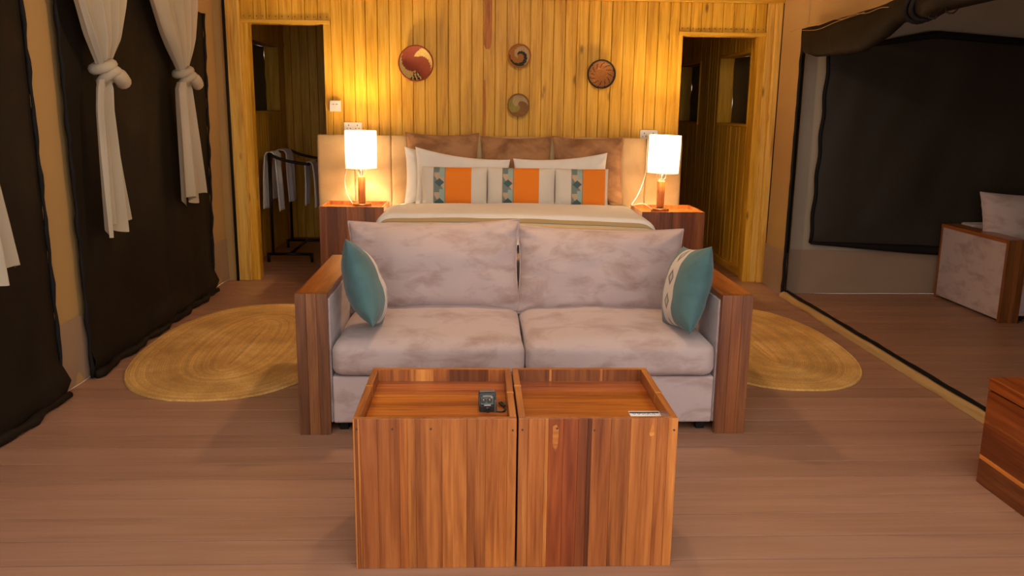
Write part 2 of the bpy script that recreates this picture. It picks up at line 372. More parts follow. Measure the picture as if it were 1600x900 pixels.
sill = struct(empty('trim_3'), 'tan canvas sill with black zip tape')
def sillf(u, v):
    yy = 6.47-8.0*v; h = 0.040+0.010*noise.noise(Vector((yy*3, 0, 0))); a = u*PI*0.5
    return (XR-0.035+0.035*(1-math.cos(a))+0.010*noise.noise(Vector((yy*5, u*2, 1))), yy, h*math.sin(a)+0.002)
grid('canvas_roll', sillf, 8, 120, M['canvas'], sill)
grid('zip_tape', lambda u, v: (XR-0.008+0.085*u+0.006*noise.noise(Vector((v*40, u, 5))), 6.5-8.0*v, 0.048-0.030*u+0.014*math.sin(PI*u)+0.005*noise.noise(Vector((v*60, 0, 2)))), 6, 140, M['zip'], sill)
grid('canvas_back', lambda u, v: (XR+0.055+0.03*u, 6.47-8.0*v, 0.02*(1-u)+0.002), 3, 10, M['canvas'], sill)

# annex beyond the opening
YA = 6.57
wa = struct(empty('wall_annex_back'), 'grey tan canvas wall of the annex')
grid('canvas_sheet', lambda u, v: (XR+0.02+3.3*u, YA+0.02+0.012*noise.noise(Vector((u*9, v*3, 0))), 2.45*v), 50, 24, M['canvas_grey'], wa)
grid('skirt', lambda u, v: (XR+0.02+3.3*u, YA+0.008+0.010*noise.noise(Vector((u*12, v*2, 4))), 0.003+0.36*v-0.03*math.sin(u*2.0)*v), 50, 8, M['skirt'], wa)
ws = struct(grid('wall_annex_side', lambda u, v: (5.7, -1.2+7.8*u, 2.45*v), 20, 8, M['canvas_grey']), 'far canvas side wall of the annex')
struct(grid('wall_annex_daylight_block', lambda u, v: (XR+0.02+3.25*u, 1.4, 2.45*v), 12, 8, M['canvas_grey']), 'unseen canvas wall added to keep daylight out of the annex')  # unseen wall, added to block daylight from the annex front
w1 = struct(empty('window_1'), 'large dark mesh window in the annex wall')
def wtop(x):
    P_ = [(2.60, 1.885), (2.672, 1.893), (3.477, 2.028), (4.184, 1.982), (5.1, 1.95)]
    for (a, za), (b, zb) in zip(P_, P_[1:]):
        if x <= b: return za+(zb-za)*(x-a)/(b-a)
    return 1.95
wbot = lambda x: 0.427-0.056*(x-2.653)
def winf(u, v):
    x = 2.655+2.4*u; z0, z1 = wbot(x), wtop(x); z = z0+(z1-z0)*v; x2 = x+0.018*v*(1-u)
    e = min(1, 10*u, 10*(1-u), 8*v, 8*(1-v))
    dr = 0.016*math.sin(x*9-z*2.0+1.5*math.sin(z*2))*(1-v)**1.3+0.018*noise.noise(Vector((x*3.5-z*1.2, z*0.8, 0)))
    return (x2, YA-0.030+e*dr-0.012*e, z)
grid('mesh_panel', winf, 80, 50, M['mesh'], w1)
tube('window_edge', [(2.655+0.018*q/30+0.006*math.sin(q), YA-0.03, 0.42+(1.885-0.42)*q/30) for q in range(31)], 0.015, M['zip'], w1)
tube('window_edge', [(2.655+2.4*q/40, YA-0.035, wbot(2.655+2.4*q/40)-0.004) for q in range(41)], [0.012+0.024*min(1, q/14) for q in range(41)], M['zip'], w1)
tube('window_edge', [(2.68+2.38*q/40, YA-0.035, wtop(2.68+2.38*q/40)) for q in range(41)], [0.008+0.02*min(1, q/12) for q in range(41)], M['zip'], w1)

# ------------------------------------------------------------------ plank wall with two doorways
PW = 0.0941
wb = struct(empty('wall_back'), 'vertical pine plank wall behind the bed')
def plank(parent, x0, x1, y0, y1, z0, z1, mat, name='plank'):
    return box(name, x0, x1, y0, y1, z0, z1, mat, parent, 0.0035)
x = -0.701-5*PW
box('backing', -1.18, 1.645, YB+0.024, YB+0.06, 0.0, 2.45, M['pine'], wb, 0)
while x < 1.64:
    a, b = max(x, -1.165), min(x+PW, 1.635)
    if b-a > 0.01:
        g = random.uniform(0.0006, 0.0022); dy = random.uniform(-0.003, 0.003)
        if abs(x-(-0.701+8*PW)) < 0.01:      # plank with red heartwood
            p_ = plank(wb, a+g, b-g, YB+dy, YB+0.022, 0, 2.45, M['pine'])
            h1 = mesh('heartwood_streak', [(0.049+0.074*(.5+.5*math.sin(q*0.9)*0.12+ (0.42 if s_ else -0.42)), YB+dy-0.0016, z_) for q, z_ in enumerate((2.45, 2.3, 2.15, 2.02, 1.94, 1.90)) for s_ in (0, 1)], [(2*q, 2*q+1, 2*q+3, 2*q+2) for q in range(5)], M['heart'], wb)
            h1.data.vertices[-2].co.x += 0.02; h1.data.vertices[-1].co.x -= 0.012
            mesh('heartwood_streak', [(0.054, YB+dy-0.0016, 1.66), (0.070, YB+dy-0.0016, 1.66), (0.074, YB+dy-0.0016, 1.5), (0.070, YB+dy-0.0016, 1.21), (0.054, YB+dy-0.0016, 1.21)], [(0, 1, 2, 3, 4)], M['heart'], wb)
        else: plank(wb, a+g, b-g, YB+dy, YB+0.022, 0, 2.45, M['pine'])
    x += PW
def header(x0, x1, z0, n):
    w_ = (x1-x0)/n
    for q in range(n):
        g = random.uniform(0.0006, 0.002); plank(wb, x0+q*w_+g, x0+(q+1)*w_-g, YB-0.002+random.uniform(-.003, .003), YB+0.022, z0, 2.45, M['pine'])
        for s_ in (-0.25, 0.25):
            nl = lathe('nail', [(0.004, 0), (0.004, 0.006)], M['nail'], wb, 6); nl.location = (x0+(q+.5+s_)*w_, YB-0.002, z0+0.03); nl.rotation_euler.x = PI/2
header(-1.868, -1.165, 2.095, 7); header(1.635, 2.342, 2.058, 8)
# doorways
d3 = struct(empty('door_3'), 'open doorway to the left alcove, framed in pine')
box('jamb', -1.870, -1.812, YB-0.012, YB+0.10, 0, 2.10, M['pine'], d3)
box('jamb', -1.222, -1.165, YB-0.012, YB+0.09, 0, 2.10, M['pine'], d3)
box('lintel', -1.875, -1.165, YB-0.018, YB+0.11, 2.07, 2.10, M['pine_x'], d3)
d4 = struct(empty('door_4'), 'open doorway to the right alcove, framed in pine')
box('jamb', 1.630, 1.664, YB-0.012, YB+0.09, 0, 2.065, M['pine'], d4)
box('jamb', 2.288, 2.345, YB-0.012, YB+0.10, 0, 2.065, M['pine'], d4)
box('lintel', 1.630, 2.345, YB-0.018, YB+0.11, 2.030, 2.06, M['pine_x'], d4)
p_ = struct(empty('trim_4'), 'rough pine corner post by the left canvas')
box('post', -1.985, -1.870, YB-0.05, YB+0.06, 0, 2.45, M['post'], p_, 0.006)
p_ = struct(empty('trim_5'), 'rough pine corner post by the right canvas')
box('post', 2.345, 2.400, YB-0.02, YB+0.06, 0, 2.45, M['post'], p_, 0.004)
box('post', 2.400, 2.458, YB-0.06, YB+0.05, 0, 2.45, M['post'], p_, 0.006)
p_ = struct(empty('trim_6'), 'pine beam along the top of the plank wall')
box('beam', -1.87, 2.46, YB-0.075, YB-0.004, 2.287, 2.42, M['pine_x'], p_, 0.004)

# alcoves
def alcove_wall_y(name, x0, x1, yy, label):
    w_ = struct(empty(name), label); n = max(1, round((x1-x0)/PW)); s_ = (x1-x0)/n
    for q in range(n): plank(w_, x0+q*s_+0.001, x0+(q+1)*s_-0.001, yy+random.uniform(-.003, .003), yy+0.02, 0, 2.5, M['pine'])
    box('backing', x0, x1, yy+0.021, yy+0.05, 0, 2.5, M['pine'], w_, 0); return w_  # backing added to stop sky light leaking between the planks
def alcove_wall_x(name, xx, out, y0, y1, wins, label):
    """planks along y on the plane x = xx; out = +1 when the wall's body lies at larger x; wins: (ya, yb, za, zb)"""
    w_ = struct(empty(name), label); n = max(1, round((y1-y0)/PW)); s_ = (y1-y0)/n
    def put(ya, yb, za, zb):
        a, b = (xx, xx+0.02) if out > 0 else (xx-0.02, xx); j = random.uniform(-.003, .003)
        if yb-ya > 0.004: box('plank', a+j, b, ya+0.001, yb-0.001, za, zb, M['pine'], w_, 0.0035)
    for q in range(n):
        a, b = y0+q*s_, y0+(q+1)*s_; segs = [(a, b)]
        cuts = sorted({a, b}|{c for wn in wins for c in wn[:2] if a < c < b})
        for ca, cb in zip(cuts, cuts[1:]):
            hit = [wn for wn in wins if wn[0] <= (ca+cb)/2 <= wn[1]]
            if hit: put(ca, cb, 0, hit[0][2]); put(ca, cb, hit[0][3], 2.5)
            else: put(ca, cb, 0, 2.5)
    ba, bb = (xx+0.021, xx+0.05) if out > 0 else (xx-0.05, xx-0.021); ys = y0  # backing panels, added so no outside light shows through the joints
    for wn in wins:
        e_ = 0.012; box('backing', ba, bb, ys, wn[0]-e_, 0, 2.5, M['pine'], w_, 0); box('backing', ba, bb, wn[0]-e_, wn[1]+e_, 0, wn[2]-e_, M['pine'], w_, 0); box('backing', ba, bb, wn[0]-e_, wn[1]+e_, wn[3]+e_, 2.5, M['pine'], w_, 0); ys = wn[1]+e_
    box('backing', ba, bb, ys, y1, 0, 2.5, M['pine'], w_, 0)
    return w_
def alcove_window(name, xx, out, ya, yb, za, zb, label):
    w_ = struct(empty(name), label); dpt = 0.13
    a, b = (xx-0.012, xx+dpt) if out > 0 else (xx-dpt, xx+0.012)
    box('frame_side', a, b, ya-0.022, ya, za-0.022, zb+0.022, M['pine'], w_); box('frame_side', a, b, yb, yb+0.022, za-0.022, zb+0.022, M['pine'], w_)
    box('frame_top', a, b, ya, yb, zb, zb+0.024, M['pine_y'], w_); box('frame_sill', a, b, ya, yb, za-0.024, za, M['pine_y'], w_)
    px = xx+dpt-0.004 if out > 0 else xx-dpt+0.004
    grid('mesh_panel', lambda u, v: (px+0.01*noise.noise(Vector((u*3, v*4, ya))), ya+(yb-ya)*u, za+(zb-za)*v), 12, 16, M['mesh'], w_)
alcove_wall_x('wall_alcove_west', -2.05, -1, 7.12, 9.38, [(8.0, 9.05, 1.38, 2.015)], 'planked side wall of the left alcove')
alcove_window('window_2', -2.05, -1, 8.0, 9.05, 1.38, 2.015, 'dark mesh window in the left alcove')
alcove_wall_y('wall_alcove_north', -2.07, -1.06, 9.38, 'planked back wall of the left alcove')
alcove_wall_x('wall_alcove_inner', -1.08, 1, 7.12, 9.38, [], 'planked inner wall of the left alcove')
alcove_wall_x('wall_alcove_east', 2.35, 1, 7.12, 10.2, [(7.39, 8.30, 1.325, 1.928), (9.07, 9.93, 1.315, 1.92)], 'planked side wall of the right alcove')
alcove_window('window_3', 2.35, 1, 7.39, 8.30, 1.325, 1.928, 'dark mesh window near the right doorway')
alcove_window('window_4', 2.35, 1, 9.07, 9.93, 1.315, 1.92, 'dark mesh window deeper in the right alcove')
alcove_wall_y('wall_alcove_rear', 1.3, 2.37, 10.2, 'planked back wall of the right alcove')
alcove_wall_x('wall_alcove_mid', 1.42, -1, 7.12, 10.2, [], 'planked inner wall of the right alcove')
struct(box('baseboard_alcove', 2.325, 2.352, 7.15, 10.2, 0, 0.07, M['pine_y'], None, 0.004), 'pine baseboard in the right alcove')
struct(box('ceiling_alcove_left', -2.1, -1.05, 7.1, 9.42, 2.5, 2.52, M['pine_y']), 'board ceiling of the left alcove')
struct(box('ceiling_alcove_right', 1.3, 2.5, 7.1, 10.25, 2.5, 2.52, M['pine_y']), 'board ceiling of the right alcove')

# pendant lamp over the sofa, above the picture
pn = thing('pendant_lamp', 'pendant lamp hanging from the tent ridge over the sofa', 'lamp', (0.25, 4.4, 2.62))
tube('pendant_cord', [(0, 0, 0.05), (-0.03, 0, 0.625)], 0.005, M['zip'], pn, 6)
lathe('socket', [(0.02, -0.02), (0.024, 0.0), (0.02, 0.06)], M['metal'], pn, 16)
lathe('bulb', [(0.010, -0.125), (0.03, -0.11), (0.042, -0.08), (0.03, -0.04), (0.016, -0.02)], M['bulb'], pn, 20)
ld = bpy.data.lights.new('pendant_light_offscreen', 'POINT'); ld.energy = PENDANT_W; ld.color = PENDANT_COL; ld.shadow_soft_size = 0.06
lo = link(bpy.data.objects.new('pendant_light_offscreen', ld)); lo.parent = pn; lo.location = (0, 0, -0.20)

# ------------------------------------------------------------------ rolled canvas door hanging over the right opening
rc = thing('rolled_canvas_door', 'dark brown canvas door rolled up and tied above the annex opening', 'canvas door', (XR, 4.6, 2.0))
def rollc(v):   # v 0 far end .. 1 near end ; returns y, z centre, half width, half height
    K = [(0.0, 6.43, 1.945, 0.028, 0.085), (0.10, 6.22, 1.925, 0.05, 0.105), (0.25, 5.85, 1.925, 0.055, 0.115), (0.42, 5.40, 1.930, 0.06, 0.125), (0.52, 5.15, 1.965, 0.06, 0.095), (0.60, 4.98, 2.005, 0.06, 0.072), (0.70, 4.75, 2.01, 0.06, 0.064), (0.735, 4.64, 1.995, 0.066, 0.068), (0.79, 4.52, 2.01, 0.058, 0.060), (1.0, 2.6, 2.03, 0.06, 0.06)]
    for a, b in zip(K, K[1:]):
        if v <= b[0]:
            t_ = (v-a[0])/(b[0]-a[0]); t_ = t_*t_*(3-2*t_); o_ = [a[q]+(b[q]-a[q])*t_ for q in range(1, 5)]; o_[0] *= 0.972; return o_
    return K[-1][1:]
def rollf(u, v):
    yy, zz, a, b = rollc(v); w_ = 2*PI*u; rr = 1+0.10*noise.noise(Vector((math.cos(w_)*1.5, math.sin(w_)*1.5, v*9)))
    return (-0.078+a*math.cos(w_)*rr, yy-4.6, zz-2.0+b*math.sin(w_)*rr)
grid('roll', rollf, 24, 90, M['dark'], rc)
for yy, rr in ((4.66, 0.074), (4.60, 0.070)):
    closed_tube('tie_strap', [(-0.078+rr*math.cos(2*PI*q/20), yy-4.6+0.012*math.sin(4*PI*q/20), 1.998-2.0+rr*math.sin(2*PI*q/20)) for q in range(20)], 0.014, M['zip'], rc)
tube('tie_tail', spline([(-0.12, 4.45-4.6, -0.05), (-0.135, 4.43-4.6, -0.075), (-0.13, 4.39-4.6, -0.085), (-0.13, 4.36-4.6, -0.075)]), 0.005, M['zip'], rc)
tube('tie_tail', spline([(-0.12, 4.30-4.6, -0.04), (-0.135, 4.27-4.6, -0.065), (-0.13, 4.22-4.6, -0.075), (-0.13, 4.18-4.6, -0.06)]), 0.005, M['zip'], rc)
tube('stitching', [(-0.078-0.057*math.cos(0.5), (6.43-1.6*q/30)-4.6, 0.028+0.006*math.sin(q)-0.01*(q < 3)) for q in range(31)], 0.0022, M['stitch'], rc, 5)
tube('stitching', spline([(-0.125, 6.2-4.6, 0.01), (-0.132, 5.9-4.6, -0.01), (-0.135, 5.6-4.6, 0.012), (-0.132, 5.2-4.6, 0.03)]), 0.002, M['stitch'], rc, 5)

# ------------------------------------------------------------------ curtains
def curtain(prof, knot, label, seed, hem=0.03):
    """prof: list of (z, y_left, y_right) from top to hem; knot = (y, z)"""
    kf = 0.947; prof = [(1.45+(z-1.45)*kf if z < 2.4 else z, a*kf, b*kf) for z, a, b in prof]; knot = (knot[0]*kf, 1.45+(knot[1]-1.45)*kf)
    c = thing('curtain', label, 'curtain', (XL+0.12, knot[0], prof[-1][0]), 0, 'white knotted curtains on the left canvas wall')
    ox, oy, oz = c.location
    def width(z):
        for a, b in zip(prof, prof[1:]):
            if z >= b[0]:
                t_ = (a[0]-z)/(a[0]-b[0]); return a[1]+(b[1]-a[1])*t_, a[2]+(b[2]-a[2])*t_
        return prof[-1][1:]
    def cloth(z0, z1, nv, pl, name, hemw=0.0):
        def fn(u, v):
            z = z0+(z1-z0)*v; a, b = width(z); s_ = b-a; th = u*PI*2*pl+seed
            amp = min(0.034, 0.014+0.05*s_)
            x = amp*math.sin(th+0.5*math.sin(z*3+seed))+0.4*amp*math.sin(th*0.43+seed*2)
            yy = a+s_*(u+0.35/(pl*2*PI)*math.sin(2*th))
            zz = z - hemw*v**6*(0.5+0.5*math.sin(th*0.5+1.0))*1.0
            return (x, yy-oy, zz-oz)
        o = grid(name, fn, int(pl*16), nv, M['sheer'], c); return o
    kz = knot[1]
    cloth(prof[0][0], kz+0.03, 30, 5, 'upper_drape'); cloth(kz-0.03, prof[-1][0]+hem, 34, 3, 'lower_drape', hem*2)
    ky = 0.0; kzl = kz-oz
    kn = thing_part = None
    pts = [(0.035*math.cos(a)+0.01, ky+0.050*math.cos(a+0.3)*1.0, kzl+0.034*math.sin(a)) for a in [2*PI*q/16 for q in range(16)]]
    kn = closed_tube('knot', [(0.045*math.cos(2*PI*q/16), 0.045*math.sin(2*PI*q/16), kzl+0.035+0.016*math.sin(2*PI*q/16+0.6)) for q in range(16)], 0.028, M['sheer'], c, 10)
    closed_tube('knot', [(0.02+0.040*math.cos(2*PI*q/16), 0.02+0.035*math.sin(2*PI*q/16), kzl-0.015+0.03*math.cos(2*PI*q/16)) for q in range(16)], 0.027, M['sheer'], c, 10)
    tube('knot_tail', spline([(0.03, 0.0, kzl), (0.055, 0.04, kzl-0.005), (0.055, 0.09, kzl-0.025), (0.05, 0.125, kzl-0.040)], 6), [0.02+0.022*math.sin(min(1, q/12)*PI*0.6) for q in range(19)], M['sheer'], c, 12)
    return c
curtain([(2.535, 4.40, 5.36), (2.0, 4.575, 5.215), (1.80, 4.70, 5.12), (1.66, 4.82, 4.98), (1.60, 4.845, 4.935), (1.52, 4.79, 4.98), (1.40, 4.76, 4.97), (0.74, 4.715, 5.065)], (4.89, 1.60), 'knotted white curtain farther from the plank wall, on the dark door by the bed', 0.4)
curtain([(2.535, 5.45, 6.60), (2.13, 5.68, 6.55), (1.90, 5.86, 6.45), (1.70, 6.09, 6.28), (1.63, 6.15, 6.25), (1.54, 6.06, 6.29), (1.40, 6.05, 6.32), (0.76, 6.02, 6.44)], (6.195, 1.62), 'knotted white curtain next to the plank wall with warm lamplight on it', 2.1)
curtain([(2.535, 3.00, 4.00), (2.0, 3.18, 3.85), (1.70, 3.40, 3.62), (1.62, 3.46, 3.56), (1.54, 3.40, 3.62), (1.40, 3.40, 3.68), (0.70, 3.40, 3.865)], (3.51, 1.62), 'white curtain on the front dark door, only its lower edge in view', 4.0)

# ------------------------------------------------------------------ bed
BX0, BX1, BY0, BY1 = -0.66, 1.175, 4.66, 6.92
bcx = (BX0+BX1)/2
bed = thing('bed', 'wide double bed with white duvet and striped runner against the headboard', 'bed', (bcx, 5.8, 0))
box('bed_base', BX0-bcx+0.03, BX1-bcx-0.03, BY0-5.8+0.03, BY1-5.8, 0.06, 0.36, M['headboard'], bed, 0.01)
for sx in (-1, 1):
    for sy in (-1, 1): box('leg', sx*0.86-0.03, sx*0.86+0.03, sy*1.0-0.03, sy*1.0+0.03, 0, 0.06, M['teak_z'], bed)
rounded('mattress', BX0-bcx+0.01, BX1-bcx-0.01, BY0-5.8+0.01, BY1-5.8, 0.36, 0.655, 0.06, M['cotton'], bed)
def cover(y0, y1, thick, seed, drop=0.33, flare=0.03, roll=0.0, skew=0.0):
    """cloth over the mattress from y0 (foot side) to y1 (head side)"""
    def fn(u, v):
        yy = y0+(y1-y0)*v; hw = (BX1-BX0)/2+0.012+thick*0.5
        L_ = 2*hw+2*drop; s_ = u*L_-L_/2
        r = 0.09
        if abs(s_) < hw-r: x = s_; z = 0.66+thick+0.018*(1-(s_/hw)**2)
        else:
            d = abs(s_)-(hw-r); arc = r*PI/2
            if d < arc: a = d/r; x = (hw-r)+r*math.sin(a); z = 0.66+thick-r*(1-math.cos(a))
            else: x = hw+flare*((d-arc)/drop)+0.012*math.sin(yy*8+seed)*(d-arc)/drop; z = 0.66+thick-r-(d-arc)
            x = math.copysign(x, s_)
        z += 0.006*noise.noise(Vector((x*4, yy*4, seed)))
        e = min(v, 1-v)*(y1-y0)
        if roll and e < roll: z -= (roll-math.sqrt(max(0, roll**2-(roll-e)**2)))*0.9
        return (x, yy-5.8-skew*x*(1-v if roll else 1), max(z, 0.1))
    return fn
grid('duvet', cover(BY0-0.02, 6.0, 0.018, 1, 0.36), 110, 50, M['duvet'], bed)
k = NT('striped_runner'); tc = k.n('ShaderNodeTexCoord'); sp = k.n('ShaderNodeSeparateXYZ'); k.l(tc.outputs['Object'], sp.inputs[0])
cr = k.n('ShaderNodeValToRGB'); cr.color_ramp.interpolation = 'CONSTANT'
BEI, TEA, CRM, WHT = (0.50, 0.42, 0.27, 1), (0.16, 0.30, 0.33, 1), (0.66, 0.58, 0.45, 1), (0.70, 0.69, 0.70, 1)
st = [(0.0, CRM), (0.36, BEI), (0.40, CRM), (0.525, TEA), (0.565, BEI), (0.93, CRM)]
while len(cr.color_ramp.elements) < len(st): cr.color_ramp.elements.new(0.5)
for e, (p_, c_) in zip(cr.color_ramp.elements, st): e.position = p_; e.color = c_
yy_ = k.math('MULTIPLY_ADD', sp.outputs[0], 0.12, sp.outputs[1])
mr = k.math('DIVIDE', k.math('ADD', yy_, 0.85), 1.0); k.l(mr, cr.inputs[0]); k.base(cr.outputs[0]); k.set(Roughness=0.85)
grid('runner', cover(4.95, 5.98, 0.028, 2, 0.34, 0.015, 0.0, 0.12), 110, 26, k.m, bed)
grid('duvet_fold', cover(5.70, 6.44, 0.055, 3, 0.26, 0.004, 0.05, 0.12), 110, 40, M['duvet'], bed)
grid('sheet', cover(6.3, 6.92, 0.008, 5, 0.30, 0.0), 90, 16, M['cotton'], bed)

# headboard: upholstered channels
hb = thing('headboard', 'long sand coloured headboard of upholstered upright panels on the plank wall', 'headboard', (0.21, 6.99, 0))
box('backboard', -1.285-0.21, 1.685-0.21, 0.0, 0.03, 0.0, 1.205, M['headboard'], hb, 0.004)
nP = 10; pw = 2.97/nP
for q in range(nP): rounded('panel', -1.285-0.21+q*pw+0.001, -1.285-0.21+(q+1)*pw-0.001, -0.055, 0.0, 0.02, 1.212, 0.016, M['headboard'], hb, 0.0, q, 0.002)

# pillows
grp = 'brown velvet pillows leaning on the headboard'
for (xc, w_, zc, h_, lab, sd) in ((-0.275, 0.585, 0.968, 0.555, 'brown velvet square pillow on the headboard, behind two overlapping white pillows', 1), (0.318, 0.565, 0.960, 0.535, 'middle brown velvet square pillow, between the two other brown ones', 2), (0.900, 0.575, 0.960, 0.54, 'brown velvet square pillow nearest the right alcove, its lower edge fully showing', 3)):
    o = pillow('velvet_pillow', w_, h_, 0.12, M['velvet_brown'], None, (M['velvet_brown'], 0.005), kx=0.07, kz=0.09, seed=sd, wr=0.018)
    loc_rot(o, (xc, 6.863, zc-0.006), Rx(-6)); tag(o, lab, 'pillow', grp)
for (xc, yc, w_, zc, h_, rot, lab, sd) in ((-0.205, 6.742, 0.73, 0.884, 0.40, -0.14, 'plain white sleeping pillow peeking out behind the other white pillow', 5), (-0.107, 6.632, 0.74, 0.889, 0.41, -0.125, 'white sleeping pillow with raised corner behind the first two orange cushions', 6), (0.655, 6.620, 0.74, 0.884, 0.40, 0.07, 'white sleeping pillow with raised corner behind the last orange cushion', 7)):
    o = pillow('sleeping_pillow', w_, h_, 0.095, M['cotton'], None, None, kx=0.05, kz=0.15, seed=sd, wr=0.014, tilt=rot)
    loc_rot(o, (xc, yc, zc), Rx(-10)); tag(o, lab, 'pillow', 'white sleeping pillows on the bed')
def band_mat(name, w, p0, p1, o1):
    """printed band on the cushion: white, geometric strip p0..p1, orange p1..o1, white"""
    k = NT(name); tc = k.n('ShaderNodeTexCoord'); sp = k.n('ShaderNodeSeparateXYZ'); k.l(tc.outputs['Object'], sp.inputs[0])
    X, Y_, Z = sp.outputs
    bw = p1-p0; u = k.math('DIVIDE', k.math('SUBTRACT', X, p0), bw); v = k.math('DIVIDE', Z, bw)
    fr = k.math('FRACT', k.math('ADD', k.math('MULTIPLY', v, 0.62), 10.28)); vv = k.math('ABSOLUTE', k.math('MULTIPLY_ADD', fr, 2.0, -1.0)); uu = k.math('ABSOLUTE', k.math('MULTIPLY_ADD', u, 2.0, -1.0))
    dia = k.math('LESS_THAN', k.math('ADD', k.math('MULTIPLY', vv, 1.9), uu), 0.82)
    tri = k.math('LESS_THAN', k.math('ADD', u, k.math('MULTIPLY', fr, 1.1)), 1.0)
    chk = k.math('GREATER_THAN', k.math('FRACT', k.math('MULTIPLY_ADD', v, 0.5, 10.1)), 0.5)
    half = k.math('GREATER_THAN', u, 0.5)
    c = k.mix(tri, (0.50, 0.38, 0.27, 1), (0.16, 0.22, 0.225, 1))
    c = k.mix(k.math('MULTIPLY', chk, half), c, (0.30, 0.42, 0.40, 1))
    c = k.mix(dia, c, (0.06, 0.12, 0.135, 1))
    edge = k.math('GREATER_THAN', uu, 0.86); c = k.mix(edge, c, (0.20, 0.23, 0.23, 1))
    inb = k.math('MULTIPLY', k.math('GREATER_THAN', X, p0), k.math('LESS_THAN', X, p1))
    ino = k.math('MULTIPLY', k.math('GREATER_THAN', X, p1), k.math('LESS_THAN', X, o1))
    front = k.math('LESS_THAN', Y_, 0.0); nf = k.math('MULTIPLY', ino, front); nb = k.math('MULTIPLY', inb, front)
    col = k.mix(nf, (0.66, 0.63, 0.58, 1), (0.78, 0.22, 0.012, 1)); col = k.mix(nb, col, c)
    k.base(col); k.set(Roughness=0.85); k.bump(k.noise(k.coords((1, 1, 1)), 240, 2), 0.2, 0.002); return k.m
for (x0, x1, p0, p1, o1, zc, h_, lab, sd) in ((-0.415, 0.085, -0.325, -0.232, -0.035, 0.840, 0.310, 'white cushion with orange block standing nearest the left lamp', 8), (0.075, 0.60, 0.193, 0.281, 0.475, 0.839, 0.310, 'white cushion with orange block standing between two others', 9), (0.59, 1.00, 0.714, 0.803, 0.975, 0.837, 0.310, 'white cushion with orange block standing nearest the right lamp', 10)):
    xc = (x0+x1)/2; o = pillow('printed_cushion', x1-x0, h_, 0.10, band_mat('orange_band_print', x1-x0, p0-xc, p1-xc, o1-xc), None, None, kx=0.02, kz=0.03, seed=sd, wr=0.008, p=4.0, n=30)
    loc_rot(o, (xc*1.015, 6.515-0.05*max(0, xc-0.25), zc), Rz(-3) @ Rx(-8)); tag(o, lab, 'cushion', 'white and orange cushions in a row')

# ------------------------------------------------------------------ box tables (teak cubes with a tray top)
WARM = (0.98, 0.62, 0.40); ORN = (1.10, 0.76, 0.48); RED = (0.62, 0.38, 0.27); DRK = (0.45, 0.26, 0.18); LGT = (1.45, 1.12, 0.76); MID = (0.94, 0.60, 0.38)
def tray_box(name, label, cat, x0, x1, y0, y1, h, boards, backb, group=None, wall=0.022, rec=0.045, hb_=None, sidec=MID, traycol=(0.95, 0.50, 0.24)):
    cx, cy = (x0+x1)/2, (y0+y1)/2; t = thing(name, label, cat, (cx, cy, 0), 0, group); hx, hy = (x1-x0)/2, (y1-y0)/2
    fp = box('front_panel', -hx, hx, -hy+0.006, -hy+wall, 0, h, M['teak_z'], t, 0.001, color=MID)
    tot = sum(w for w, c in boards); xx = -hx
    for w, c in boards:
        ww = w/tot*2*hx; sub(fp, 'board', xx+0.0002, xx+ww-0.0002, -hy, -hy+0.006, 0.0, h, M['teak_z'], 0.0006, c); xx += ww
    bp = box('back_panel', -hx, hx, hy-wall, hy-0.005, 0, h, M['teak_x'], t, 0.001, color=MID)
    tot = sum(w for w, c in backb); xx = -hx+wall
    for w, c in backb:
        ww = w/tot*2*(hx-wall); sub(bp, 'board', xx, xx+ww, hy-wall-0.004, hy-wall, h-rec-0.02, h-0.001, M['teak_z'], 0.0004, c); xx += ww
    for sx in (-1, 1):
        a, b = (-hx, -hx+wall) if sx < 0 else (hx-wall, hx)
        sp_ = box('side_panel', a, b, -hy+wall, hy-wall, 0, h, M['teak_y'], t, 0.0012, color=sidec)
        iy = 0.05 if sx < 0 else -0.02
        sub(sp_, 'inlay', a-0.0006, b+0.0012 if sx < 0 else b+0.0006, iy, iy+0.012, h-rec*0.9, h+0.0006, M['teak_x'], 0.0003, LGT)
    box('tray_bottom', -hx+wall, hx-wall, -hy+wall, hy-wall, h-rec-0.015, h-rec, M['teak_x'], t, 0.0006, color=traycol)
    for nx in (-hx+0.012, -hx*0.52, -hx*0.05, hx-0.012):
        nl = lathe('nail', [(0.0032, 0), (0.0032, 0.003)], M['nail'], t, 8); nl.location = (nx, -hy+0.001, h-0.03-random.random()*0.008); nl.rotation_euler.x = PI/2
    return t, hx, hy
tb1, hx, hy = tray_box('box_table', 'teak cube coffee table holding the small camera in its tray', 'coffee table', -0.378, 0.1275, 2.467, 2.996, 0.505,
    [(.006, ORN), (.008, RED), (.008, ORN), (.055, (0.66, 0.38, 0.26)), (.070, (0.76, 0.46, 0.30)), (.026, (1.08, 0.68, 0.40)), (.026, (1.15, 0.82, 0.50)), (.085, (0.92, 0.60, 0.38)), (.080, (0.98, 0.65, 0.40)), (.060, (0.90, 0.58, 0.36)), (.070, (1.02, 0.66, 0.38)), (.030, ORN)],
    [(.10, WARM), (.07, LGT), (.05, WARM), (.12, DRK), (.05, WARM)], 'teak cube coffee tables side by side')
sub(tb1.children[0], 'inlay', 0, 0.001, 0, 0.001, 0, 0.001, M['teak_x']) if False else None
tbb = [c for c in tb1.children if c.name.startswith('tray_bottom')][0]
sub(tbb, 'pale_streak', -hx+0.025, hx-0.09, 0.075, 0.083, 0.459, 0.4606, M['teak_x'], 0.0003, LGT)
